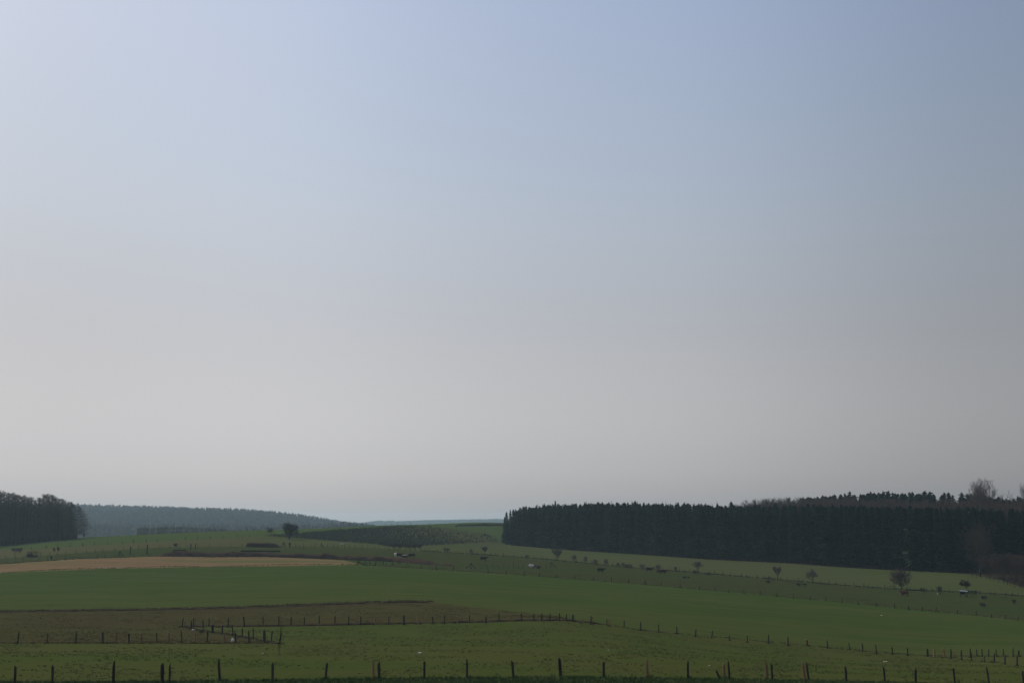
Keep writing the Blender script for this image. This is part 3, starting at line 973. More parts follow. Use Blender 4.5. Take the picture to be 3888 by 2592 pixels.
def white_trough():
    B = hit(1299, 2065.5); k = FPX / B.y
    root = empty('water_trough', B)
    tag(root, 'small white trough lying on the meadow below the young plantation', 'trough')
    w = 12.5 / k
    mb = MB(); mb.box((0, -.24, .22), (w, .06, .34)); mb.box((0, .24, .22), (w, .06, .34)); mb.box((0, 0, .09), (w - .01, .42, .05))
    for s in (-1, 1): mb.box((s * (w / 2 - .03), 0, .23), (.058, .42, .3))
    mb.build('basin', M['white'], root)


white_trough()


def blue_tank():
    B = hit(1731, 1999); k = FPX / B.y
    mb = MB()
    L = 11 / k; r = 2.6 / k
    mb.tube([(-L / 2, 0, r * .8), (-L / 2 + .12, 0, r * .9), (-L * .1, 0, r * .92), (L / 2 - .12, 0, r * .9), (L / 2, 0, r * .8)], [r * .75, r, r * 1.02, r, r * .75], 12)
    mb.box((0, 0, r * 1.95), (L * .2, r * .5, r * .25))
    o = mb.build('water_tank', M['blue'], None, True, B)
    tag(o, 'dark blue drum lying at the left end of the skyline hedge', 'water tank')


blue_tank()


def shelter():
    B = hit(3660, 2265); k = FPX / B.y
    root = empty('calf_shelter', B, R(-6))
    tag(root, 'small shelter with a pale blue sheet roof below the right hand thorn tree', 'shelter')
    w = 27 / k; h = 22 / k
    mb = MB()
    rot = Matrix.Rotation(R(4), 3, 'Y') @ Matrix.Rotation(R(4), 3, 'X')
    n = 14
    for i in range(n):
        x = -w / 2 + w * (i + .5) / n
        mb.box(rot @ Vector((x, 0, .02 * (i % 2))) + Vector((0, 0, h)), (w / n + .002, 1.8, .05 + .01 * (i % 2)), rot)
    mb.build('roof', M['roof'], root)
    for x in (-w / 2 + .1, w / 2 - .25):
        for y in (-.7, .7):
            mb = MB(); mb.tube([(x, y, -.25), (x, y, h - .1)], [.07, .065], 6); mb.build('leg', M['dark'], root)
    mb = MB(); mb.box((-w * .1, .55, h * .66), (w * .72, .06, h * .45)); mb.build('back_panel', M['bark'], root)
    mb = MB()
    mb.tube([(w * .12, -.2, .1), (w * .42, -.2, h * .55)], [.05, .05], 5); mb.tube([(w * .42, -.2, -.05), (w * .12, -.2, h * .55)], [.05, .05], 5)
    mb.build('brace', M['dark'], root)


shelter()


def hurdle():
    B = hit(3692, 2257); k = FPX / B.y
    root = empty('hurdle', B, R(-5))
    tag(root, 'dark rail hurdle standing right of the small shelter', 'hurdle')
    w = 30 / k
    for i in range(7):
        mb = MB(); x = -w / 2 + w * i / 6; mb.tube([(x, 0, -.2), (x + random.uniform(-.05, .05), 0, 1.35 + random.uniform(-.15, .2))], [.07, .06], 6); mb.build('post', M['dark'], root)
    for z in (.45, .85, 1.15):
        mb = MB(); mb.box((0, -.09, z), (w, .05, .13)); mb.build('rail', M['dark'], root)


hurdle()


def sack():
    B = hit(883, 2434); k = FPX / B.y
    mb = MB()
    w = 5.6 / k
    rs = random.Random(3)
    pts = [(0, 0, -.02), (0, 0, .07), (.01, 0, .2), (-.02, 0, .31), (-.06, 0, .38)]
    mb.tube(pts, [w * .8, w, w * 1.02, w * .75, w * .25], 9)
    o = mb.build('mineral_bucket', M['white'], None, True, B)
    o.scale = (1, .8, 1)
    tag(o, 'white sack standing on the mud by the left paddock fence', 'sack')


sack()


def scrap(px, py, wpx, label, seed):
    B = hit(px, py); k = FPX / B.y
    w = wpx / k
    rs = random.Random(seed)
    n = 5
    V, F = [], []
    for i in range(n):
        for j in range(n):
            V.append((w * (i / (n - 1) - .5) + rs.uniform(-.1, .1) * w, w * .6 * (j / (n - 1) - .5), .05 + .35 * w * rs.random()))
    for i in range(n - 1):
        for j in range(n - 1):
            a0 = i * n + j
            F.append((a0, a0 + n, a0 + n + 1, a0 + 1))
    V += [(v[0], v[1], v[2] - .03) for v in V]
    F += [tuple(q + n * n for q in f[::-1]) for f in F]
    ring = [(i, 0) for i in range(n)] + [(n - 1, j) for j in range(1, n)] + [(i, n - 1) for i in range(n - 2, -1, -1)] + [(0, j) for j in range(n - 2, 0, -1)]
    ring = [i * n + j for i, j in ring]
    for p, q in zip(ring, ring[1:] + ring[:1]):
        F.append((q, p, p + n * n, q + n * n))
    o = link(bpy.data.objects.new('plastic_scrap', np_mesh('plastic_scrap', V, F, M['scrap'])))
    o.location = B
    tag(o, label, 'litter', 'pale scraps lying in the fields')


scrap(734, 2392, 11, 'pale scrap on the mud inside the slanting fence corner', 1)
scrap(1594, 2480, 13, 'pale bluish scrap on the pasture left of the thickest front post', 2)
scrap(2311, 2469, 5, 'tiny white scrap in the middle of the near pasture', 3)
scrap(2693, 2527, 6, 'tiny white scrap just left of the short leaning front post', 4)
scrap(3347, 2336, 6, 'white scrap alone on the green field at the right', 5)
scrap(3362, 2513, 12, 'pale scrap below the middle fence at the right', 6)
scrap(3560, 2254, 5, 'white scrap at the foot of the round dark bush', 7)
scrap(997, 2481, 6, 'white sliver on the pasture right of the paddock corner', 8)


# ------------------------------------------------------------------ trees
def norm(v):
    return v / (np.linalg.norm(v) + 1e-9)


def spruce_meshes(seed, H, rad, dense=1.0, clear=0.1, low=False):
    """trunk and crown of one spruce, crown of many small drooping sprays"""
    rs = np.random.default_rng(seed)
    tr = MB()
    tr.tube([(0, 0, -.6), (0, 0, H * .3), (0.05, 0, H * .7), (0, 0, H * .985)], [H * .0125, H * .010, H * .005, .03], 6)
    V, F = [], []

    def quad(p0, p1, w0, w1, side):
        i = len(V)
        V.extend([p0 - side * w0, p0 + side * w0, p1 + side * w1, p1 - side * w1]); F.append((i, i + 1, i + 2, i + 3))

    bulge = rs.uniform(.82, 1.16, 9)
    z = H * clear
    step = (0.5 if not low else 1.0) / dense
    while z < H * .985:
        t = (z - H * clear) / (H * (1 - clear))
        r = rad * (1 - t) ** .60 * (0.78 + .22 * min(1, t * 6)) * bulge[min(int(t * 9), 8)]
        r = max(r, .16 if not low else .4)
        n = int((6 + 3 * (1 - t)) * (1 if not low else .75))
        a0 = rs.uniform(0, 6.28)
        for k in range(n):
            a = a0 + 6.283 * k / n + rs.normal(0, .25)
            L = r * rs.uniform(.62, 1.15)
            if rs.random() < .06: L *= 1.3
            zz = z + rs.uniform(-.3, .3)
            d = np.array([math.cos(a), math.sin(a), 0.0])
            s = np.array([-math.sin(a), math.cos(a), 0.0])
            up = .45 if t > .8 else .15
            dr = rs.uniform(.18, .4) * (1 - t) + .02
            p0 = np.array([0, 0, zz])
            p1 = p0 + d * L * .5 + np.array([0, 0, L * .5 * (up - dr)])
            p2 = p0 + d * L + np.array([0, 0, L * (up * .8 - dr * 1.1)])
            w = .18 + .15 * L
            tilt = s + np.array([0, 0, rs.normal(0, .35)])
            quad(p0, p1, w * .3, w, tilt)
            quad(p1, p2, w, w * .18, tilt)
            if not low:
                # hanging side sprays
                for m in range(2):
                    f = rs.uniform(.45, .95)
                    q0 = p0 + (p2 - p0) * f
                    sd = s * (1 if m else -1)
                    q1 = q0 + sd * L * .32 + d * L * .12 + np.array([0, 0, -rs.uniform(.15, .55)])
                    quad(q0, q1, .17, .05, d + np.array([0, 0, .3]))
                q0 = p1; q1 = p1 + np.array([rs.normal(0, .1), rs.normal(0, .1), -rs.uniform(.3, .75)])
                quad(q0, q1, .2, .04, s)
        z += step * (1 - .35 * t)
    # leader
    for a in (0, 1.57):
        d = np.array([math.cos(a), math.sin(a), 0])
        quad(np.array([0, 0, H * .94]), np.array([0, 0, H * 1.01]), .16, .02, d)
    return tr, np.array(V), np.array(F)


SPR = []
for i, (H, rd, cl) in enumerate([(24, 2.9, .06), (24, 3.3, .10), (24, 2.7, .04), (24, 3.1, .13), (24, 2.6, .06), (24, 3.4, .08)]):
    tr, V_, F_ = spruce_meshes(200 + i, H, rd, 1.0, cl)
    SPR.append((tr.mesh('trunk', M['spruce_bark'], True), np_mesh('crown', V_, F_, M['spruce'])))


def copy_tree(proto, name, loc, scale, rz, label, cat, group):
    root = bpy.data.objects.new(name, None)
    root.empty_display_size = 1
    root.location = loc; root.scale = scale; root.rotation_euler = (0, 0, rz)
    link(root)
    tag(root, label, cat, group)
    for nm, me in zip(('trunk', 'crown'), proto):
        link(bpy.data.objects.new(nm, me), root)
    return root


TOPS = pl([(1900, 1952), (1918, 1942), (1940, 1932), (1975, 1926), (2010, 1921), (2045, 1916), (2110, 1910), (2200, 1908), (2280, 1903), (2400, 1906), (2600, 1909), (2800, 1914), (3000, 1916), (3200, 1918),
           (3400, 1920), (3600, 1924), (3760, 1930), (3888, 1937), (5000, 1945)])
edge = [at(1907, 2063, 706), at(1950, 2068, 699), at(2000, 2073, 690)] + [hit(x, y) for x, y in [ (2200, 2089), (2400, 2101), (2700, 2122), (3000, 2136), (3200, 2151), (3400, 2162), (3600, 2171)]]
e1 = edge[-1]
edge += [Vector((e1.x + 14, e1.y - 6, 0)), Vector((e1.x + 60, e1.y - 28, 0)), Vector((e1.x + 120, e1.y - 50, 0))]
exy = np.array([(p.x, p.y) for p in edge])
seg = np.linalg.norm(np.diff(exy, axis=0), axis=1)
cum = np.concatenate([[0], np.cumsum(seg)])


def edge_pt(s, off):
    s = np.clip(s, 0, cum[-1] - .01)
    i = int(np.searchsorted(cum, s, 'right') - 1)
    t = (s - cum[i]) / seg[i]
    p = exy[i] * (1 - t) + exy[i + 1] * t
    T = (exy[i + 1] - exy[i]) / seg[i]
    Nn = np.array([-T[1], T[0]])
    if Nn[1] < 0: Nn = -Nn
    return p + Nn * off


placed = 0
tr_list = []
for rowi in range(5):
    s = random.uniform(0, 2)
    while s < cum[-1]:
        p = edge_pt(s, 1.0 + rowi * 3.4 + random.uniform(-.9, .9))
        tr_list.append((rowi, s, p))
        s += 3.0 * random.uniform(.75, 1.3) * (1.0 if s > 30 else .8)
# first the trees that show: nearest the meadow
ind = [t for t in tr_list if px_of(t[2][0], t[2][1], -10)[0] < 3960]
ind.sort(key=lambda t: t[0] + random.uniform(0, .3))
single, rest = ind[:298], [t for t in tr_list if t not in ind[:298]] if False else None
sel_ids = set(id(t) for t in ind[:298])
left_s = sorted([t for t in ind[:298]], key=lambda t: px_of(t[2][0], t[2][1], -10)[0])
first_id = id(left_s[0][2])
mass = []


def want_height(p, jit=1.0):
    zb = gz1(p[0], p[1])
    px, _ = px_of(p[0], p[1], zb)
    e = slope_of(float(TOPS(px)))
    return zb, e * p[1] - zb + random.gauss(-.5, jit)


for t in tr_list:
    p = t[2]
    zb, h = want_height(p, .65)
    if id(t) not in sel_ids:
        mass.append((p[0], p[1], zb, min(h, 27))); continue
    h = max(10, min(h, 30))
    if random.random() < .10: h *= random.uniform(.82, .93)
    s = h / 24.0
    wd = s * random.uniform(.85, 1.2)
    lab = 'dark spruce standing in the front ranks of the dense conifer wood'
    if id(p) == first_id:
        lab = 'leftmost spruce at the open left end of the conifer wood'
    copy_tree(random.choice(SPR), 'spruce_tree', (p[0], p[1], zb - .2), (wd, wd, s), random.uniform(0, 6.28), lab, 'tree', 'spruces of the conifer wood')

# the depth of the wood, which reads as one mass
LOWSPR = []
for i in range(4):
    tr, V_, F_ = spruce_meshes(300 + i, 24, 3.1, .8, .25, True)
    LOWSPR.append((V_, F_))


def forest_mass(name, spots, protos, mat, label, cat, wide=1.0):
    Vs, Fs = [], []
    base = 0
    for x, y, z, h in spots:
        V_, F_ = protos[random.randrange(len(protos))]
        a = random.uniform(0, 6.28); c, s_ = math.cos(a), math.sin(a)
        k = h / 24.0; w = k * random.uniform(.85, 1.2) * wide
        q = np.stack([(V_[:, 0] * c - V_[:, 1] * s_) * w + x, (V_[:, 0] * s_ + V_[:, 1] * c) * w + y, V_[:, 2] * k + z - .2], 1)
        Vs.append(q); Fs.append(F_ + base); base += len(q)
    o = link(bpy.data.objects.new(name, np_mesh(name, np.concatenate(Vs), np.concatenate(Fs), mat)))
    return tag(o, label, cat, None, 'stuff')


for rowi in range(5, 13):
    s = random.uniform(0, 3)
    while s < cum[-1]:
        p = edge_pt(s, 1.0 + rowi * 3.8 + random.uniform(-1.2, 1.2))
        zb, h = want_height(p, 1.0)
        h = min(h, 24 + random.gauss(0, 1))
        mass.append((p[0], p[1], zb, h))
        s += 4.2 * random.uniform(.75, 1.3)
TOPSPR = []
for i in range(5):
    tr, V_, F_ = spruce_meshes(330 + i, 24, 3.2, .8, .5)
    TOPSPR.append((V_, F_))
forest_mass('spruce_wood', mass, LOWSPR + TOPSPR, M['spruce'], 'dense depth of the dark conifer wood behind its front ranks', 'wood')

# conifers higher up behind
SKY = pl([(2880, 1905), (2950, 1897), (3030, 1889), (3120, 1878), (3250, 1871), (3450, 1867), (3550, 1867), (3640, 1872), (3720, 1880), (3790, 1886), (3888, 1892), (4600, 1900)])
back = []
for rowi in range(5):
    s = random.uniform(0, 3)
    while s < cum[-1]:
        p = edge_pt(s, 118 + rowi * 4.5 + random.uniform(-1.5, 1.5))
        zb = gz1(p[0], p[1])
        px, _ = px_of(p[0], p[1], zb)
        if px > 3040 + random.uniform(-25, 40):
            h = slope_of(float(SKY(px))) * p[1] - zb + random.gauss(-.6, .8)
            back.append((p[0], p[1], zb, max(14, min(h, 34))))
        s += 3.3 * random.uniform(.6, 1.5)
forest_mass('hilltop_wood', back, TOPSPR, M['spruce'], 'dark conifer wood on the rise behind the brown treetops', 'wood', 1.05)


# bare trees -----------------------------------------------------------
def bare_tree(seed, H, W, trunk_h, r0, limbs, levels=3, spread=.55, up=.25, twig=.035, n_twig=5, stems=1, flat=0.0, child=4, droop=0.0, top_bias=1.0, fan=0.0):
    """trunk mesh builder and crown mesh arrays; crown fitted to height H and width W"""
    rs = random.Random(seed)
    tr = MB()
    V, F = [], []

    def tube3(p, q, ra, rb):
        t = (q - p).normalized()
        u = t.orthogonal().normalized(); w = t.cross(u)
        i = len(V)
        for c, r_ in ((p, ra), (q, rb)):
            for k in range(3):
                V.append(c + u * math.cos(2.094 * k) * r_ + w * math.sin(2.094 * k) * r_)
        for k in range(3):
            F.append((i + k, i + (k + 1) % 3, i + 3 + (k + 1) % 3, i + 3 + k))

    def blade(p, q, w_):
        t = (q - p).normalized()
        u = Vector((rs.gauss(0, 1), rs.gauss(0, 1), rs.gauss(0, 1))).cross(t)
        u = u.normalized() * w_
        i = len(V)
        V.extend([p - u, p + u, q + u * .3, q - u * .3]); F.append((i, i + 1, i + 2, i + 3))

    def grow(p, d, L, r, lev):
        seg = 3
        pts = [p]
        for k in range(seg):
            d = (d + Vector((rs.gauss(0, .16), rs.gauss(0, .16), rs.gauss(0, .10) + up * .35 - droop * (k / seg)))).normalized()
            q = pts[-1] + d * (L / seg)
            tube3(pts[-1], q, r * (1 - .28 * k), r * (1 - .28 * (k + 1)))
            pts.append(q)
        if lev <= 0:
            for _ in range(n_twig):
                k = rs.uniform(.2, 1) * seg
                i = min(int(k), seg - 1)
                a = pts[i].lerp(pts[i + 1], k - i)
                dd = (d * .6 + Vector((rs.gauss(0, .7), rs.gauss(0, .7), rs.gauss(0, .5) + up - droop))).normalized()
                blade(a, a + dd * L * rs.uniform(.4, .85), twig)
            return
        for c in range(child):
            k = rs.uniform(.3, 1) * seg if c else seg * .999
            i = min(int(k), seg - 1)
            a = pts[i].lerp(pts[i + 1], k - i)
            dd = (d + Vector((rs.gauss(0, spread), rs.gauss(0, spread), rs.gauss(0, spread * .7) + up * .5))).normalized()
            grow(a, dd, L * rs.uniform(.5, .78), max(r * .5, .012), lev - 1)

    for st in range(stems):
        ox, oy = (0, 0) if stems == 1 else (rs.uniform(-W * .26, W * .26), rs.uniform(-W * .26, W * .26))
        top = Vector((ox + rs.gauss(0, .03) * H, oy + rs.gauss(0, .03) * H, trunk_h))
        tr.tube([(ox, oy, -.4), (ox * 1.05, oy, trunk_h * .5), top], [r0 * 1.25, r0, r0 * .85], 7)
        for l in range(limbs):
            a = 6.283 * (l + rs.uniform(-.3, .3)) / limbs
            el = rs.uniform(.25, 1.0) * top_bias
            d = Vector((math.cos(a) * (1 - flat * 0), math.sin(a), .35 + el)).normalized()
            if l == 0: d = Vector((rs.gauss(0, .15), rs.gauss(0, .15), 1)).normalized()
            if fan:
                q_ = fan * math.sqrt((l + .5) / limbs)
                d = Vector((math.cos(l * 2.4) * q_, math.sin(l * 2.4) * q_, 1)).normalized()
            st0 = top - Vector((0, 0, rs.uniform(0, trunk_h * .35)))
            grow(st0, d, (H - trunk_h) * rs.uniform(.45, .62) * (.8 if l == 0 else 1), r0 * .55, levels - 1)
    A = np.array([tuple(v) for v in V])
    # fit
    zmax = np.percentile(A[:, 2], 97.5); A[:, 2] = np.where(A[:, 2] > zmax, zmax + (A[:, 2] - zmax) * .35, A[:, 2]); zmax *= 1.02; rr = np.percentile(np.hypot(A[:, 0], A[:, 1]), 97)
    A[:, 2] = np.where(A[:, 2] > trunk_h * .6, trunk_h * .6 + (A[:, 2] - trunk_h * .6) * (H - trunk_h * .6) / (zmax - trunk_h * .6), A[:, 2])
    s = (W / 2) / rr
    low = np.clip((A[:, 2] - trunk_h * .6) / (H * .2), 0, 1)
    k = 1 + (s - 1) * low
    A[:, 0] *= k; A[:, 1] *= k
    return tr, A, np.array(F)


def place_bare(name, px, py_base, py_top, wpx, label, cat, group, seed, mat='twig', **kw):
    B = hit(px, py_base); k = FPX / B.y
    H = (py_base - py_top) / k; W = wpx / k * 1.18
    kw.setdefault('trunk_h', H * .22); kw.setdefault('r0', H * .028); kw.setdefault('limbs', 6)
    tr, A, F_ = bare_tree(seed, H, W, **kw)
    root = empty(name, B)
    tag(root, label, cat, group)
    tr.build('trunk', M['bark'], root, True)
    link(bpy.data.objects.new('crown', np_mesh('crown', A, F_, M[mat])), root)
    return root


place_bare('thorn_tree', 1098, 2046, 1986, 56, 'dark round thorn tree leaning right on the hill skyline', 'tree', None, 1, 'hedge', limbs=18, levels=4, spread=.5, up=.08, twig=.045, n_twig=5, fan=1.9, trunk_h=2.2, r0=.3)
place_bare('small_tree', 1025, 2031, 2003, 26, 'small bare tree left of the round thorn tree', 'tree', None, 2, 'twig', limbs=6, levels=3, up=.15, twig=.045, n_twig=7, child=5)
HG = 'bare trees along the meadow fence'
place_bare('bare_tree', 1841, 2105, 2074, 30, 'small pale bare tree above the lone walking black cow', 'tree', HG, 3, limbs=7, levels=3, up=.35, twig=.035, n_twig=7, child=5)
place_bare('bare_tree', 2117, 2128, 2084, 38, 'goblet shaped bare tree right of the first braced strut', 'tree', HG, 4, limbs=8, levels=3, up=.45, spread=.4, twig=.032, n_twig=7, child=5)
place_bare('bare_tree', 2650, 2173, 2131, 34, 'thin bare tree right of the two brown walking cows', 'tree', HG, 5, limbs=7, levels=3, up=.35, twig=.035, n_twig=7, child=5, trunk_h=1.3)
place_bare('bare_tree', 2952, 2202, 2150, 32, 'slim oval bare tree beside the braced post', 'tree', HG, 6, limbs=8, levels=3, up=.5, spread=.4, twig=.035, n_twig=8, child=5, trunk_h=1.9)
place_bare('bare_tree', 3087, 2212, 2161, 41, 'spreading bare tree left of the big round one', 'tree', HG, 7, limbs=7, levels=3, up=.2, spread=.55, twig=.035, n_twig=8, child=5, trunk_h=1.7)
place_bare('bare_tree', 3423, 2237, 2164, 66, 'large round bare tree behind the red brown cow', 'tree', HG, 8, 'twig_red', limbs=13, levels=4, up=.05, spread=.7, twig=.03, n_twig=8, trunk_h=1.3, top_bias=.6)
place_bare('thorn_tree', 3671, 2243, 2202, 46, 'flat topped dark thorn tree behind the small shelter', 'tree', None, 9, 'hedge', limbs=7, levels=3, up=.05, spread=.6, twig=.045, n_twig=8, child=5, trunk_h=1.3)
HB = 'bare bushes along the meadow fence'


def bush(px, yb, yt, w, label, seed, mat='twig', group=HB, **kw):
    B = hit(px, yb); k = FPX / B.y
    H = (yb - yt) / k
    kw.setdefault('up', .28); kw.setdefault('stems', 6); kw.setdefault('twig', .026); kw.setdefault('spread', .65)
    return place_bare('bush', px, yb, yt, w, label, 'bush', group, seed, mat, trunk_h=H * .1, r0=.05, limbs=4, levels=3, child=3, n_twig=5, **kw)


bush(1694, 2097, 2079, 30, 'low thin bush above the right end of the earth bank', 21)
bush(1787, 2103, 2084, 18, 'narrow thin bush left of the small pale bare tree', 22)
bush(2000, 2120, 2106, 16, 'small thin bush above the lying white cow', 23)
bush(2180, 2133, 2106, 27, 'leaning bush just right of the goblet shaped bare tree', 24)
bush(2226, 2139, 2112, 22, 'upright bush, second one right of the goblet shaped tree', 25)
bush(2262, 2143, 2124, 26, 'wide low bush directly above the walking dark cow', 26)
bush(2304, 2147, 2122, 21, 'taller dark bush right of the walking dark cow', 27)
bush(2349, 2151, 2135, 20, 'low bush, left one of four in a close row', 28)
bush(2366, 2153, 2134, 15, 'slim bush, second of the close row of four', 29)
bush(2380, 2155, 2141, 15, 'lowest bush, third of the close row of four', 30)
bush(2393, 2156, 2141, 16, 'small bush closing the close row of four at its right', 31)
bush(2440, 2161, 2140, 26, 'rounded bush behind the left brown walking cow', 32)
bush(2500, 2166, 2143, 26, 'rounded bush behind the right brown walking cow', 33)
bush(2566, 2171, 2150, 15, 'thin bush right of the brown walking cows', 34)
bush(2640, 2178, 2164, 18, 'low dark bush at the foot of the thin bare tree', 35, 'hedge')
bush(2690, 2183, 2173, 34, 'flat dark bush right of the thin bare tree', 36, 'hedge')
bush(3505, 2247, 2231, 20, 'low bush right of the large round bare tree', 37, 'hedge')
bush(3570, 2254, 2225, 25, 'round dark bush beside a white scrap', 38, 'hedge', stems=6)
bush(3738, 2274, 2262, 22, 'low dark bush right of the hurdle', 39, 'hedge', None)
bush(3732, 2302, 2288, 30, 'flat brownish bush in the cattle pasture at the right', 40, 'twig_red', None)
bush(3852, 2292, 2275, 16, 'small dark bush near the right edge of the cattle pasture', 41, 'hedge', None)
bush(3045, 2225, 2213, 40, 'flat dark bramble patch below the spreading bare tree', 42, 'hedge', None)
bush(2606, 2196, 2187, 30, 'flat dark bramble patch below the brown walking cows', 43, 'hedge', None)
bush(2916, 2212, 2203, 18, 'low dark weed clump below the braced post', 44, 'hedge', None)
bush(64, 2100, 2078, 40, 'broad rounded dark bush beside the hay rack', 45, 'hedge', None, stems=7, up=.15)
bush(206, 2093, 2079, 11, 'left one of two small round bushes on the left meadow', 46, 'hedge', 'two small round bushes')
bush(220.5, 2091, 2077, 11, 'right one of two small round bushes on the left meadow', 47, 'hedge', 'two small round bushes')
bush(195, 2127, 2110, 9, 'small dark bush among the tall stakes left of the stubble', 48, 'hedge', None)
bush(668, 2078, 2062, 16, 'low thin bush left of the stout post pair', 49, 'hedge', None)
bush(1101, 2074, 2058, 9, 'slim dead bush right of the straw stack', 50, 'hedge', None)
bush(1566, 1999, 1992, 9, 'small brown bush below the skyline fence', 51, 'hedge', None)

# dark thicket at the lower corner of the young plantation
for i, (x, yb, yt, w) in enumerate([(1497, 2080, 2064, 26), (1522, 2081, 2066, 26), (1548, 2082, 2064, 28), (1573, 2082, 2067, 26), (1594, 2082, 2066, 22)]):
    bush(x, yb, yt, w, ['leftmost', 'second', 'middle', 'fourth', 'rightmost'][i] + ' dark shrub of the five below the young plantation', 60 + i, 'hedge', 'dark shrubs below the young plantation', stems=6)

# right edge: big bare trees and scrub
place_bare('bare_tree', 3722, 2187, 1988, 112, 'tall sparse brown grey bare tree in front of the conifer wood', 'tree', None, 70, 'larch', limbs=16, levels=4, up=.12, spread=.55, twig=.045, n_twig=5, trunk_h=3.5, r0=.30)
for i, (x, yb, yt, w) in enumerate([(3770, 2196, 2118, 80), (3808, 2206, 2104, 90), (3846, 2216, 2108, 90), (3882, 2226, 2112, 90), (3925, 2238, 2110, 100), (3985, 2245, 2100, 110)]):
    lab = ['leftmost reddish bare tree of the scrub thicket', 'second reddish bare tree from the left in the scrub thicket', 'third reddish bare tree from the left in the scrub thicket',
           'reddish bare tree of the scrub thicket at the picture edge', 'reddish bare tree of the scrub thicket cut by the picture edge', 'reddish scrub tree beyond the picture edge'][i]
    if i == 5: continue
    place_bare('bare_tree', x, yb, yt, w, lab, 'tree', 'scrub trees at the right edge of the wood', 80 + i, 'twig_red', limbs=7, levels=4, up=.2, spread=.55, twig=.045, n_twig=6, stems=3, trunk_h=1.6, r0=.1)


def ridge_tree(px, ytop, wpx, off, label, seed, **kw):
    # stands among the conifers on the rise; its foot is hidden
    best = None
    for s in np.linspace(0, cum[-1], 400):
        p = edge_pt(s, off); x, _ = px_of(p[0], p[1], 0)
        if best is None or abs(x - px) < best[0]: best = (abs(x - px), p)
    p = best[1]; zb = gz1(p[0], p[1]); k = FPX / p[1]
    H = slope_of(ytop) * p[1] - zb; W = wpx / k
    tr, A, F_ = bare_tree(seed, H, W, trunk_h=H * .38, r0=.45, **kw)
    root = empty('beech_tree', (p[0], p[1], zb)); tag(root, label, 'tree', 'big bare trees above the wood')
    tr.build('trunk', M['bark'], root, True)
    link(bpy.data.objects.new('crown', np_mesh('crown', A, F_, M['twig'])), root)


ridge_tree(3733, 1822, 122, 100, 'big fan shaped bare tree rising above the conifer skyline', 90, limbs=20, levels=4, up=.3, spread=.36, twig=.045, n_twig=6, fan=.85)
ridge_tree(3906, 1838, 70, 96, 'bare tree rising above the wood, half cut by the right edge', 91, limbs=16, levels=4, up=.3, spread=.4, twig=.045, n_twig=5, fan=.85)

# brown treetops between the two conifer belts: one mass of twigs on stems
BR = []
for i in range(4):
    tr, A, F_ = bare_tree(400 + i, 24, 10, 9, .22, 9, levels=3, up=.25, spread=.55, twig=.09, n_twig=9, child=4, top_bias=.8)
    tv = np.array(tr.v); tf = np.array([f for f in tr.f if len(f) == 4])
    BR.append((np.concatenate([A, tv]), np.concatenate([F_, tf + len(A)])))
BTOP = pl([(2780, 1911), (2820, 1900), (2870, 1893), (2950, 1890), (3040, 1884), (3120, 1883), (3250, 1885), (3400, 1887), (3600, 1892), (3888, 1902), (4600, 1910)])
brown = []
for rowi in range(6):
    s = random.uniform(0, 4)
    while s < cum[-1]:
        p = edge_pt(s, 56 + rowi * 8 + random.uniform(-3, 3))
        zb = gz1(p[0], p[1]); px, _ = px_of(p[0], p[1], zb)
        if px > 2800 + random.uniform(-20, 40):
            h = slope_of(float(BTOP(px))) * p[1] - zb + random.gauss(-1.0, 1.0) - (5 - rowi) * .5
            brown.append((p[0], p[1], zb, max(12, min(h, 32))))
        s += 4.6 * random.uniform(.7, 1.3)
forest_mass('bare_wood', brown, BR, M['twig_red'], 'brown leafless treetops between the two belts of conifers', 'wood')


# larch wood on the left -------------------------------------------------
def larch(seed, H, rad, side=0.0, clear=.12):
    rs = random.Random(seed)
    tr = MB()
    tr.tube([(0, 0, -.5), (.05, 0, H * .35), (-.05, 0, H * .7), (0, 0, H * .98)], [H * .013, H * .010, H * .006, .03], 6)
    V, F = [], []

    def blade(p, q, w_):
        t = (q - p).normalized()
        u = Vector((rs.gauss(0, 1), rs.gauss(0, 1), rs.gauss(0, 1))).cross(t).normalized() * w_
        i = len(V)
        V.extend([p - u, p + u, q + u * .35, q - u * .35]); F.append((i, i + 1, i + 2, i + 3))
    z = H * clear
    while z < H * .98:
        t = z / H
        wk = 1.25 if side else 1.0
        for k in range(rs.choice((3, 4, 4, 5)) + (3 if side else 0)):
            a = rs.uniform(0, 6.283) if not side or k < 3 else rs.gauss(0, .5)
            r = rad * (1 - t ** 4.5) * rs.uniform(.4, 1.1) * (.5 + .5 * min(1, t * 2.6)) + .3
            d = Vector((math.cos(a), math.sin(a), 0))
            if side: r *= 1 + side * max(0, d.x) * (1.25 - .7 * t)
            p0 = Vector((0, 0, z + rs.uniform(-.3, .3)))
            pm = p0 + d * r * .55 + Vector((0, 0, r * rs.uniform(-.15, .15)))
            p1 = p0 + d * r + Vector((rs.gauss(0, .3), rs.gauss(0, .3), r * rs.uniform(-.1, .35) + (max(0, t - .7) * 2.2 * rs.random())))
            blade(p0, pm, .045 * wk); blade(pm, p1, .035 * wk)
            n = int(5 + r * 2.6)
            for j in range(n):
                f = rs.uniform(.2, 1)
                q = p0.lerp(pm, f * 2) if f < .5 else pm.lerp(p1, f * 2 - 1)
                e = q + Vector((d.x * .35 + rs.gauss(0, .5), d.y * .35 + rs.gauss(0, .5), rs.uniform(-.7, .6)))
                blade(q, e, .032 * wk)
        z += rs.uniform(.28, .5)
    return tr, np.array([tuple(v) for v in V]), np.array(F)


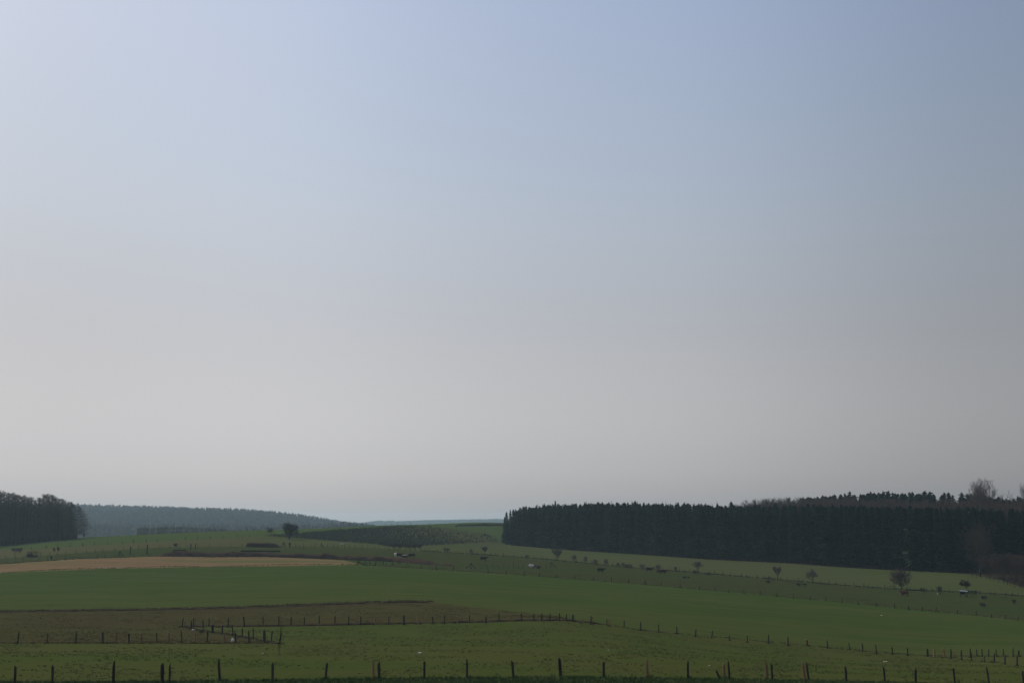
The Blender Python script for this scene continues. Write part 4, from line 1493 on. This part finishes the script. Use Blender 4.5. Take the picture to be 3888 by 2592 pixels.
LAR = []
for i, (H, rd) in enumerate([(24, 2.6), (24, 3.0), (24, 2.3), (24, 2.8), (24, 3.3)]):
    tr, A, F_ = larch(500 + i, H, rd)
    LAR.append((tr.mesh('trunk', M['larch_bark'], True), np_mesh('crown', A, F_, M['larch'])))
tr, A, F_ = larch(520, 24, 3.6, side=1.5, clear=.16)
LEND = (tr.mesh('trunk', M['larch_bark'], True), np_mesh('crown', A, F_, M['larch']))
LTOP = pl([(-300, 1845), (-60, 1858), (0, 1858), (20, 1862), (50, 1872), (85, 1878), (110, 1882), (125, 1895), (140, 1882), (165, 1868), (185, 1872), (205, 1885), (235, 1895), (262, 1902), (290, 1920)])
lx = []
for rowi in range(3):
    x = -150 + rowi * 6 + random.uniform(0, 8)
    while x < 276 - rowi * 8:
        lx.append((x, rowi)); x += random.uniform(10, 20)
lx += [(262, 0), (269, 0), (276, 0), (281, 1)]
for x, rowi in lx:
    yb = float(np.interp(x, [-200, 0, 150, 285], [2090, 2071, 2056, 2044]))
    B = hit(x, yb)
    Y = B.y + rowi * 6 + random.uniform(-1.5, 1.5); X = B.x / B.y * Y
    zb = gz1(X, Y)
    h = slope_of(float(LTOP(x)) + random.gauss(2, 4)) * Y - zb
    s = h / 24
    w = s * random.uniform(.9, 1.25)
    if px_of(X, Y, zb)[0] < -45 and rowi > 1: continue
    copy_tree(random.choice(LAR), 'larch_tree', (X, Y, zb - .2), (w, w, s), random.uniform(0, 6.28), 'bare brown larch standing among the others of the wood at the left edge', 'tree', 'larches of the left wood')
B = hit(289, 2044)
h = slope_of(1919) * B.y - B.z
copy_tree(LEND, 'larch_tree', (B.x, B.y, B.z - .2), (h / 24 * 1.15, h / 24 * 1.15, h / 24), 0.15, 'edge larch with long boughs reaching right, last of the left wood', 'tree', 'larches of the left wood')
# undergrowth below the larches
up_ = []
for _ in range(1500):
    x = random.uniform(-120, 288)
    yb = float(np.interp(x, [-200, 0, 150, 285], [2089, 2070, 2055.5, 2044]))
    a, _e = ray(x, yb)
    up_.append((x, yb))
LB = [hit(x, float(np.interp(x, [-200, 0, 150, 285], [2089, 2070, 2055.5, 2044]))) for x in np.linspace(-120, 288, 30)]
pts = []
for _ in range(2600):
    i = random.randrange(29); v = LB[i].lerp(LB[i + 1], random.random())
    off = random.uniform(0, 20)
    pts.append((v.x * (1 + off / v.y), v.y + off))
pts = np.array(pts)
blades(np.stack([pts[:, 0], pts[:, 1], gz(pts[:, 0], pts[:, 1])], 1), rng.uniform(.6, 3.2, len(pts)), .09, 6, .7, 'undergrowth', M['larch'], 'dense dark undergrowth at the foot of the larch wood', 'undergrowth')
pts = []
for _ in range(3200):
    p = edge_pt(random.uniform(0, cum[-1]), random.uniform(-1.0, 6))
    pts.append(p)
pts = np.array(pts)
blades(np.stack([pts[:, 0], pts[:, 1], gz(pts[:, 0], pts[:, 1])], 1), rng.uniform(.5, 2.2, len(pts)), .10, 6, .7, 'undergrowth', M['hedge'], 'dark brown undergrowth along the foot of the conifer wood', 'undergrowth')

# track along the larch wood
tw = [hit(x, y) for x, y in [(-200, 2096), (-60, 2083), (0, 2076), (100, 2065.5), (200, 2056), (290, 2048)]]
V, F = [], []
for i, p in enumerate(tw):
    for w_ in (-1.6, 1.6):
        y = p.y + w_; x = p.x / p.y * y
        V.append((x, y, gz1(x, y) + .06))
T2 = []
tx = np.array([v[0] for v in V]); ty = np.array([v[1] for v in V])
V, F = [], []
for i in range(61):
    t = i / 60 * (len(tw) - 1); k = min(int(t), len(tw) - 2); f = t - k
    c = tw[k].lerp(tw[k + 1], f)
    for w_ in (-1.7, 0, 1.7):
        y = c.y + w_; x = c.x / c.y * y
        V.append((x, y, gz1(x, y) + .05))
for i in range(60):
    for j in range(2):
        a0 = i * 3 + j
        F.append((a0, a0 + 1, a0 + 4, a0 + 3))
o = link(bpy.data.objects.new('track', np_mesh('track', V, F, M['track'])))
o['kind'] = 'structure'

# hedge on the skyline left of the conifers
hw = [hit(1738, 1996), hit(1800, 1995.5), hit(1860, 1995), hit(1925, 1994.5)]
V, F = [], []
rs = random.Random(8)
for p, q in zip(hw[:-1], hw[1:]):
    for _ in range(1400):
        v = p.lerp(q, rs.random())
        k = FPX / v.y
        pxv = px_of(v.x, v.y, v.z)[0]
        top = (7 if pxv < 1800 else 8.5) + 3 * mnoise.noise(Vector((pxv * .05, 1, 2))) + (3.5 if abs(pxv - 1842) < 9 else 0)
        hh = top / k * rs.uniform(.3, 1)
        b0 = Vector((v.x + rs.gauss(0, .4), v.y + rs.gauss(0, .5), v.z + hh * rs.uniform(0, .6)))
        e = b0 + Vector((rs.gauss(0, .35), rs.gauss(0, .35), hh * .5 + rs.uniform(.1, .3)))
        u = Vector((rs.gauss(0, 1), rs.gauss(0, 1), .2)).normalized() * .09
        i = len(V); V += [tuple(b0 - u), tuple(b0 + u), tuple(e)]; F.append((i, i + 1, i + 2))
o = link(bpy.data.objects.new('hedge', np_mesh('hedge', V, F, M['hedge'])))
tag(o, 'low dark hedge on the skyline running into the conifer wood', 'hedge')

# young conifer plantation ------------------------------------------------
rowv = hit(1500, 2070); org = np.array([rowv.x, rowv.y])
Vs, Fs = [], []
base = 0
ia = np.interp
cnt = 0
ci = lambda x, arr: np.interp(x, COLS, arr)
for i in range(-100, 101):
    for j in range(-12, 172):
        if random.random() < .12: continue
        X = org[0] + i * 1.35 + random.gauss(0, .14) + j * .2; Y = org[1] - 20 + j * 1.45 + random.gauss(0, .18) + i * .15
        px = px_of(X, Y, -6)[0]
        if px < 990 or px > 1904: continue
        lo, hi = ci(px, b[9]), ci(px, b[10])
        if not (lo + 4 < Y < hi - .5): continue
        thin = max(0, (px - 1380) / 420) * max(0, (Y - 575) / 100)
        if random.random() < min(.8, thin * .85): continue
        h = random.uniform(.55, 1.0) * (.8 if px < 1150 else 1.0)
        z = 0
        r = h * .42
        nb = 9
        a0 = random.uniform(0, 6.28)
        vv = []
        ff = []
        for lv, (zf, rf, tf) in enumerate(((.06, 1.0, .5), (.32, .75, .75), (.6, .45, 1.03))):
            for k in range(5):
                a = a0 + lv * .6 + 6.283 * k / 5
                c_, s_ = math.cos(a), math.sin(a)
                q = len(vv)
                rr = r * rf * random.uniform(.8, 1.25)
                vv += [(c_ * rr - s_ * rr * .45, s_ * rr + c_ * rr * .45, h * zf), (c_ * rr + s_ * rr * .45, s_ * rr - c_ * rr * .45, h * zf), (0, 0, h * tf)]
                ff.append((q, q + 1, q + 2))
        Vs.append(np.array(vv) + np.array([X, Y, 0])); Fs.append(np.array(ff) + base); base += len(vv); cnt += 1
Vp = np.concatenate(Vs)
xy0 = np.concatenate([np.repeat(v[2:3, :2], len(v), 0) for v in Vs])
Vp[:, 2] += gz(xy0[:, 0], xy0[:, 1])
o = link(bpy.data.objects.new('young_plantation', np_mesh('young_plantation', Vp, np.concatenate(Fs), M['young_tree'])))
tag(o, 'plantation of knee to man high young conifers in close rows on the hill', 'plantation', None, 'stuff')


# far woods ---------------------------------------------------------------
def blob_tree(seed, conic):
    rs = np.random.default_rng(seed)
    V, F = [], []
    n = 80 if conic else 90
    for i in range(n):
        if conic:
            t = rs.uniform(0, 1) ** .8
            r = 3.0 * (1 - t) ** .8 * rs.uniform(.5, 1.1); z = 24 * (.15 + .85 * t)
        else:
            u = rs.normal(0, 1, 3); u /= np.linalg.norm(u); f = rs.uniform(.6, 1.0) ** .5
            r = None
        a = rs.uniform(0, 6.28)
        c = np.array([math.cos(a) * r, math.sin(a) * r, z]) if conic else np.array([u[0] * 4.2 * f, u[1] * 4.2 * f, 15 + u[2] * 8.5 * f])
        s = rs.uniform(.9, 1.6) * (1.0 if conic else 1.3)
        e1_ = rs.normal(0, 1, 3); e1_ /= np.linalg.norm(e1_); e2_ = rs.normal(0, 1, 3); e2_ /= np.linalg.norm(e2_)
        q = len(V)
        V += [c - e1_ * s, c + e1_ * s, c + e2_ * s * 1.2]; F.append((q, q + 1, q + 2))
    if conic:
        q = len(V); V += [np.array([-1.3, 0, 18.5]), np.array([1.3, 0, 18.5]), np.array([0, 0, 26.])]; F.append((q, q + 1, q + 2))
        V += [np.array([0, -1.3, 18.5]), np.array([0, 1.3, 18.5]), np.array([0, 0, 26.])]; F.append((q + 3, q + 4, q + 5))
    return np.array(V), np.array(F)


CON = [blob_tree(600 + i, True) for i in range(4)]
DEC = [blob_tree(620 + i, False) for i in range(4)]
FT = pl([(-800, 1905), (200, 1914), (300, 1914), (430, 1917), (600, 1922), (750, 1927), (900, 1931), (1000, 1936), (1080, 1943), (1160, 1951), (1210, 1962), (1260, 1971), (1330, 1979), (1400, 1988), (1430, 1994)])
spots = []
for _ in range(9000):
    px = random.uniform(-260, 1425); d = random.uniform(1620, 2720) if random.random() < .78 else random.uniform(2580, 2720)
    X = ray(px, 1990)[0] * d; z = gz1(X, d)
    hmax = slope_of(float(FT(px)) + abs(random.gauss(0, 9)) - 6) * d - z
    h = min(random.uniform(14, 24), hmax)
    if h < 5: continue
    spots.append((X, d, z, h))
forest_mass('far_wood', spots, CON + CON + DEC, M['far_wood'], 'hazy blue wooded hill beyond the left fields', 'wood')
# far spruce block in the dip
spots = []
TT = pl([(520, 2006), (545, 2001), (570, 2003), (640, 1998), (700, 1999), (760, 2003), (820, 2005), (860, 2008), (900, 2013)])
for _ in range(420):
    px = random.uniform(522, 900); d = random.uniform(930, 985)
    X = ray(px, 1990)[0] * d; z = gz1(X, d)
    h = slope_of(float(TT(px)) + random.gauss(0, 1.8)) * d - z
    if h > 4: spots.append((X, d, z, h))
forest_mass('far_spruce_block', spots, LOWSPR, M['spruce'], 'small dark block of spruces behind the left hill crest', 'wood')
spots = []
for px, top in [(912, 2008), (925, 2011), (938, 2006), (951, 2010), (963, 2004), (975, 2009), (985, 2007)]:
    d = 1000; X = ray(px, 1990)[0] * d; z = gz1(X, d)
    spots.append((X, d, z, slope_of(top) * d - z))
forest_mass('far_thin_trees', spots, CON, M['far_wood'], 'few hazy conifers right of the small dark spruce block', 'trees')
# farthest ridge
spots = []
RT = pl([(900, 1978), (1380, 1982), (1430, 1975), (1445, 1973), (1460, 1976), (1485, 1975), (1520, 1977), (1600, 1973), (1700, 1971), (1800, 1969), (1900, 1968), (2100, 1968), (2600, 1972)])
for _ in range(3200):
    px = random.uniform(900, 2200); d = random.uniform(5150, 5600)
    X = ray(px, 1990)[0] * d; z = gz1(X, d)
    h = slope_of(float(RT(px)) + random.gauss(1.5, 1.3)) * d - z
    if h > 3: spots.append((X, d, z, min(h, 26)))
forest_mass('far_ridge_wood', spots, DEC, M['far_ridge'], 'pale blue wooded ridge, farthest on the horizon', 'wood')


# ------------------------------------------------------------------ cattle
def cow_parts(pose):
    """head towards +x, feet on z = 0; solid pieces to be fused into one body"""
    mb = MB()
    T = mb.tube
    dz = 0.0
    if pose == 'lie': dz = -.52
    # trunk: rump, hips, barrel, chest
    T([(-1.02, 0, .98 + dz), (-.95, 0, 1.0 + dz), (-.72, 0, 1.02 + dz), (-.35, 0, .97 + dz), (.10, 0, .93 + dz), (.48, 0, .95 + dz), (.72, 0, .98 + dz), (.86, 0, 1.0 + dz)],
      [(.12, .16), (.24, .27), (.30, .36), (.33, .41), (.36, .45), (.31, .42), (.24, .35), (.12, .2)], 14)
    # neck and head
    if pose == 'graze':
        T([(.62, 0, 1.02), (.92, .02, .88), (1.10, .03, .62), (1.18, .04, .42)], [(.2, .3), (.16, .23), (.13, .17), (.11, .13)], 10)
        T([(1.12, .03, .52), (1.18, .03, .40), (1.25, .03, .22), (1.30, .03, .08)], [(.10, .12), (.125, .14), (.09, .10), (.07, .07)], 10)
        ear = Vector((1.13, .03, .50))
    elif pose == 'low':
        T([(.62, 0, 1.05), (.92, 0, 1.02), (1.12, 0, .92), (1.22, 0, .86)], [(.2, .3), (.16, .23), (.13, .17), (.11, .14)], 10)
        T([(1.12, 0, .95), (1.24, 0, .90), (1.40, 0, .74), (1.52, 0, .62)], [(.10, .12), (.125, .15), (.09, .11), (.075, .08)], 10)
        ear = Vector((1.18, 0, .98))
    else:
        T([(.60, 0, 1.06 + dz), (.90, 0, 1.16 + dz), (1.08, 0, 1.27 + dz), (1.17, 0, 1.31 + dz)], [(.2, .3), (.15, .23), (.13, .17), (.11, .14)], 10)
        T([(1.08, 0, 1.33 + dz), (1.20, 0, 1.32 + dz), (1.38, 0, 1.20 + dz), (1.52, 0, 1.10 + dz)], [(.10, .12), (.125, .15), (.09, .11), (.075, .08)], 10)
        ear = Vector((1.13, 0, 1.38 + dz))
    for s in (-1, 1):
        T([ear, ear + Vector((-.02, s * .14, .01)), ear + Vector((-.03, s * .24, -.03))], [(.03, .05), (.03, .07), (.015, .03)], 6)
    # legs
    sw = {'walk': (.20, -.16, -.20, .18), 'stand': (.02, -.04, .04, -.05), 'graze': (.10, -.06, .05, -.05), 'low': (.18, -.12, -.16, .16)}
    if pose == 'lie':
        for s in (-1, 1):
            T([(-.62, s * .22, .38), (-.42, s * .38, .24), (-.12, s * .42, .12), (-.42, s * .46, .08)], [.17, .15, .08, .06], 8)
            T([(.52, s * .2, .36), (.68, s * .26, .16), (.80, s * .26, .09), (.50, s * .28, .07)], [.15, .09, .07, .055], 8)
    else:
        f = sw[pose]
        for s, a in ((-1, f[0]), (1, f[1])):
            T([(.55, s * .17, .95), (.57, s * .18, .70), (.56 + a * .5, s * .17, .42), (.56 + a * .8, s * .17, .20), (.56 + a, s * .17, .06), (.60 + a, s * .17, .0)],
              [(.15, .18), (.11, .13), (.075, .08), (.05, .055), (.06, .06), (.07, .07)], 9)
        for s, a in ((-1, f[2]), (1, f[3])):
            T([(-.74, s * .17, 1.0), (-.68, s * .19, .76), (-.82 + a * .5, s * .18, .48), (-.79 + a * .8, s * .17, .22), (-.77 + a, s * .17, .06), (-.73 + a, s * .17, .0)],
              [(.17, .24), (.14, .18), (.07, .085), (.05, .055), (.06, .06), (.07, .07)], 9)
        T([(-.35, 0, .62), (-.48, 0, .52), (-.58, 0, .56)], [.10, .12, .08], 8)
    # tail
    T([(-.98, 0, 1.18 + dz), (-1.08, 0, 1.12 + dz), (-1.10, 0, .85 + dz), (-1.10, .01, .60 + dz), (-1.09, .01, max(.42 + dz, .05))], [.045, .04, .028, .026, .05], 6)
    return mb


COWM = {}


def cow_mesh(pose):
    if pose in COWM: return COWM[pose]
    me = cow_parts(pose).mesh('cow_body', M['dark'], False)
    tmp = bpy.data.objects.new('cow', me); COL.objects.link(tmp)
    r = tmp.modifiers.new('fuse', 'REMESH'); r.mode = 'VOXEL'; r.voxel_size = .03
    sm = tmp.modifiers.new('smooth', 'SMOOTH'); sm.factor = .5; sm.iterations = 4
    dg = bpy.context.evaluated_depsgraph_get()
    out = bpy.data.meshes.new_from_object(tmp.evaluated_get(dg))
    bpy.data.objects.remove(tmp)
    out.polygons.foreach_set('use_smooth', [True] * len(out.polygons))
    COWM[pose] = out
    return out


def cow_mat(name, c1, c2, patch=None, where=None):
    """coat colour, with pale patches where the breed has them"""
    m, nt, bs = mat_base(name, .75, .2)
    tc = nt.nodes.new('ShaderNodeTexCoord')
    f = ramp(nt, noise_node(nt, tc.outputs['Object'], 3.0, 3, .6), .35, .65)
    c = mix(nt, f, c1, c2)
    if patch is not None:
        sx = nt.nodes.new('ShaderNodeSeparateXYZ'); nt.links.new(tc.outputs['Object'], sx.inputs[0])
        nz = noise_node(nt, tc.outputs['Object'], 2.6, 2, .5)
        ad = nt.nodes.new('ShaderNodeMath'); ad.operation = 'MULTIPLY_ADD'
        nt.links.new(nz, ad.inputs[0]); ad.inputs[1].default_value = .7
        nt.links.new(sx.outputs['X' if where[0] == 'x' else 'Z'], ad.inputs[2])
        g = ramp(nt, ad.outputs[0], where[1], where[2])
        c = mix(nt, g, c, patch)
    nt.links.new(c, bs.inputs['Base Color'])
    return m


CM = {
    'black': cow_mat('black_coat', (.018, .014, .012), (.034, .024, .020)),
    'brown': cow_mat('brown_coat', (.060, .026, .018), (.030, .016, .013)),
    'red': cow_mat('red_brown_coat', (.130, .042, .024), (.070, .026, .018)),
    'white': cow_mat('white_coat', (.72, .66, .58), (.50, .44, .38), (.12, .06, .045), ('x', .75, 1.0)),
    'pale': cow_mat('pale_coat', (.66, .60, .52), (.50, .45, .40)),
    'patch': cow_mat('dark_patched_coat', (.030, .020, .017), (.05, .03, .024), (.50, .43, .36), ('z', 1.02, 1.2)),
}


def cow(px, py, face, pose, coat, label, scale=1.0, yaw=0):
    B = hit(px, py)
    me = cow_mesh(pose).copy()
    me.materials.clear(); me.materials.append(CM[coat])
    o = bpy.data.objects.new('cow', me)
    link(o)
    o.location = B
    # ground slope across the picture
    e = .8
    sl = (gz1(B.x + e, B.y) - gz1(B.x - e, B.y)) / (2 * e)
    base = 0 if face > 0 else PI
    o.rotation_euler = (0, -math.atan(sl) * (1 if face > 0 else -1), base + R(yaw))
    o.scale = (scale * 1.12,) * 3
    tag(o, label, 'cow', 'cattle on the hillside pasture')
    return o


cow(1502, 2115, -1, 'stand', 'pale', 'pale cow with its white rump out behind a dark cow, left of the herd', 1.0, 100)
cow(1516, 2115.5, 1, 'stand', 'brown', 'dark brown cow standing in front of the white rumped one', 1.0, 10)
cow(1536, 2115.5, 1, 'lie', 'patch', 'dark cow with a pale back lying between two standing cows', .95, -15)
cow(1562, 2117, -1, 'graze', 'black', 'dark cow with lowered head at the right of the first group', 1.02, 5)
cow(1836, 2129, 1, 'walk', 'black', 'lone black cow walking right under the small pale bare tree', 1.05, 0)
cow(2020, 2153, 1, 'lie', 'white', 'white cow lying down with its pale rump to the left', 1.05, -15)
cow(2043, 2160, -1, 'graze', 'brown', 'brown calf grazing in front of the lying white cow', .78, 62)
cow(2280, 2173, 1, 'walk', 'black', 'black cow walking right with its head level', 1.02, 0)
cow(2465, 2169, 1, 'stand', 'brown', 'left brown cow of the walking pair, standing square', 1.02, 0)
cow(2500, 2175, 1, 'walk', 'red', 'reddish calf close behind the right brown cow', .7, 15)
cow(2518, 2178, 1, 'walk', 'brown', 'right brown cow of the walking pair, in mid stride', 1.02, 0)
cow(3434, 2262, -1, 'stand', 'red', 'red brown cow facing left below the large round bare tree', 1.08, 0)


# ------------------------------------------------------------------ air
def haze():
    me = bpy.data.meshes.new('haze')
    x0, x1, y0, y1, z0, z1 = -6600, 6600, -2600, 6600, -60, 52
    v = [(x0, y0, z0), (x1, y0, z0), (x1, y1, z0), (x0, y1, z0), (x0, y0, z1), (x1, y0, z1), (x1, y1, z1), (x0, y1, z1)]
    me.from_pydata(v, [], [(3, 2, 1, 0), (4, 5, 6, 7), (0, 1, 5, 4), (1, 2, 6, 5), (2, 3, 7, 6), (3, 0, 4, 7)])
    m = bpy.data.materials.new('haze'); m.use_nodes = True
    nt = m.node_tree
    for n in list(nt.nodes):
        if n.type != 'OUTPUT_MATERIAL': nt.nodes.remove(n)
    pv = nt.nodes.new('ShaderNodeVolumePrincipled')
    pv.inputs['Color'].default_value = (.62, .85, 1.0, 1)
    pv.inputs['Density'].default_value = HAZE_DENSITY
    pv.inputs['Anisotropy'].default_value = .4
    nt.links.new(pv.outputs[0], nt.nodes['Material Output'].inputs['Volume'])
    me.materials.append(m)
    o = link(bpy.data.objects.new('haze', me))
    o['kind'] = 'stuff'
    o['label'] = 'thin pale haze lying over the whole landscape'
    o['category'] = 'haze'


HAZE_DENSITY = 0.000092
haze()

# ------------------------------------------------------------------ light
SUN_AZ = R(-42)     # from the view direction, to the left
SUN_EL = R(36)
SUN_STRENGTH = 3.4
SKY_STRENGTH = 0.1
sun = bpy.data.lights.new('sun', 'SUN')
sun.energy = SUN_STRENGTH; sun.angle = R(.5); sun.color = (1, .93, .82)
so = link(bpy.data.objects.new('sun', sun))
sd = Vector((math.sin(SUN_AZ) * math.cos(SUN_EL), math.cos(SUN_AZ) * math.cos(SUN_EL), math.sin(SUN_EL)))
so.rotation_euler = sd.to_track_quat('Z', 'Y').to_euler()
so.location = (-60, 60, 80)

w = bpy.data.worlds.new('World'); SC.world = w
w.use_nodes = True
nt = w.node_tree
bg = nt.nodes['Background']
sk = nt.nodes.new('ShaderNodeTexSky')
sk.sky_type = 'NISHITA'
sk.sun_disc = False
sk.sun_elevation = SUN_EL
sk.sun_rotation = SUN_AZ
sk.altitude = 0
sk.air_density = 1.2
sk.dust_density = 3.0
sk.ozone_density = 1.0
bw = nt.nodes.new('ShaderNodeRGBToBW'); nt.links.new(sk.outputs[0], bw.inputs[0])
tcz = nt.nodes.new('ShaderNodeTexCoord'); sxz = nt.nodes.new('ShaderNodeSeparateXYZ'); nt.links.new(tcz.outputs['Generated'], sxz.inputs[0])
mrz = nt.nodes.new('ShaderNodeMapRange')
for k_, v_ in (('From Min', .06), ('From Max', .46), ('To Min', .20), ('To Max', 1.02)): mrz.inputs[k_].default_value = v_
nt.links.new(sxz.outputs['Z'], mrz.inputs['Value'])
mx = mix(nt, mrz.outputs['Result'], (0, 0, 0), sk.outputs[0])          # thin high haze: a little of the blue is lost
nt.links.new(bw.outputs[0], mx.node.inputs[6])
gm = nt.nodes.new('ShaderNodeGamma'); gm.inputs['Gamma'].default_value = .55
nt.links.new(mx, gm.inputs['Color'])
tn = mix(nt, 1.0, gm.outputs[0], (3.05 * .55, 3.05 * .60, 3.05 * .715), 'MULTIPLY')
# sky colour dimmed towards both sides, then rescaled and warmed low down
tcw = nt.nodes.new('ShaderNodeTexCoord'); sxw = nt.nodes.new('ShaderNodeSeparateXYZ'); nt.links.new(tcw.outputs['Generated'], sxw.inputs[0])
for axis, a0, a1, v0, v1 in (('X', .10, .40, 1.0, .80), ('X', -.40, -.12, .83, 1.0), ('Z', .03, .26, .92, 1.0)):
    mr = nt.nodes.new('ShaderNodeMapRange'); mr.interpolation_type = 'SMOOTHSTEP'
    for k_, v_ in (('From Min', a0), ('From Max', a1), ('To Min', v0), ('To Max', v1)): mr.inputs[k_].default_value = v_
    nt.links.new(sxw.outputs[axis], mr.inputs['Value'])
    t2 = mix(nt, 1.0, tn, (1, 1, 1), 'MULTIPLY')
    nt.links.new(mr.outputs['Result'], t2.node.inputs[7])
    tn = t2
cr = nt.nodes.new('ShaderNodeValToRGB'); cr.color_ramp.interpolation = 'CARDINAL'
stops = [(0.0, (1.40, 1.24, 1.08)), (.022, (1.36, 1.22, 1.06)), (.05, (1.25, 1.145, 1.0)), (.14, (1.06, .985, .885)), (.25, (1.01, 1.01, .965)), (.38, (.985, 1.015, 1.035)), (.8, (.95, 1.0, 1.05))]
while len(cr.color_ramp.elements) < len(stops): cr.color_ramp.elements.new(.5)
for e_, (p_, c_) in zip(cr.color_ramp.elements, stops):
    e_.position = p_; e_.color = (*[q / 1.4 for q in c_], 1)
nt.links.new(sxw.outputs['Z'], cr.inputs[0])
tn = mix(nt, 1.0, mix(nt, 1.0, tn, cr.outputs[0], 'MULTIPLY'), (1.4, 1.4, 1.4), 'MULTIPLY')
nt.links.new(tn, bg.inputs['Color'])
bg.inputs['Strength'].default_value = SKY_STRENGTH

vs = SC.view_settings
vs.view_transform = 'Standard'
vs.look = 'None'
vs.exposure = 0.0
vs.gamma = 1.0
vs.use_curve_mapping = False
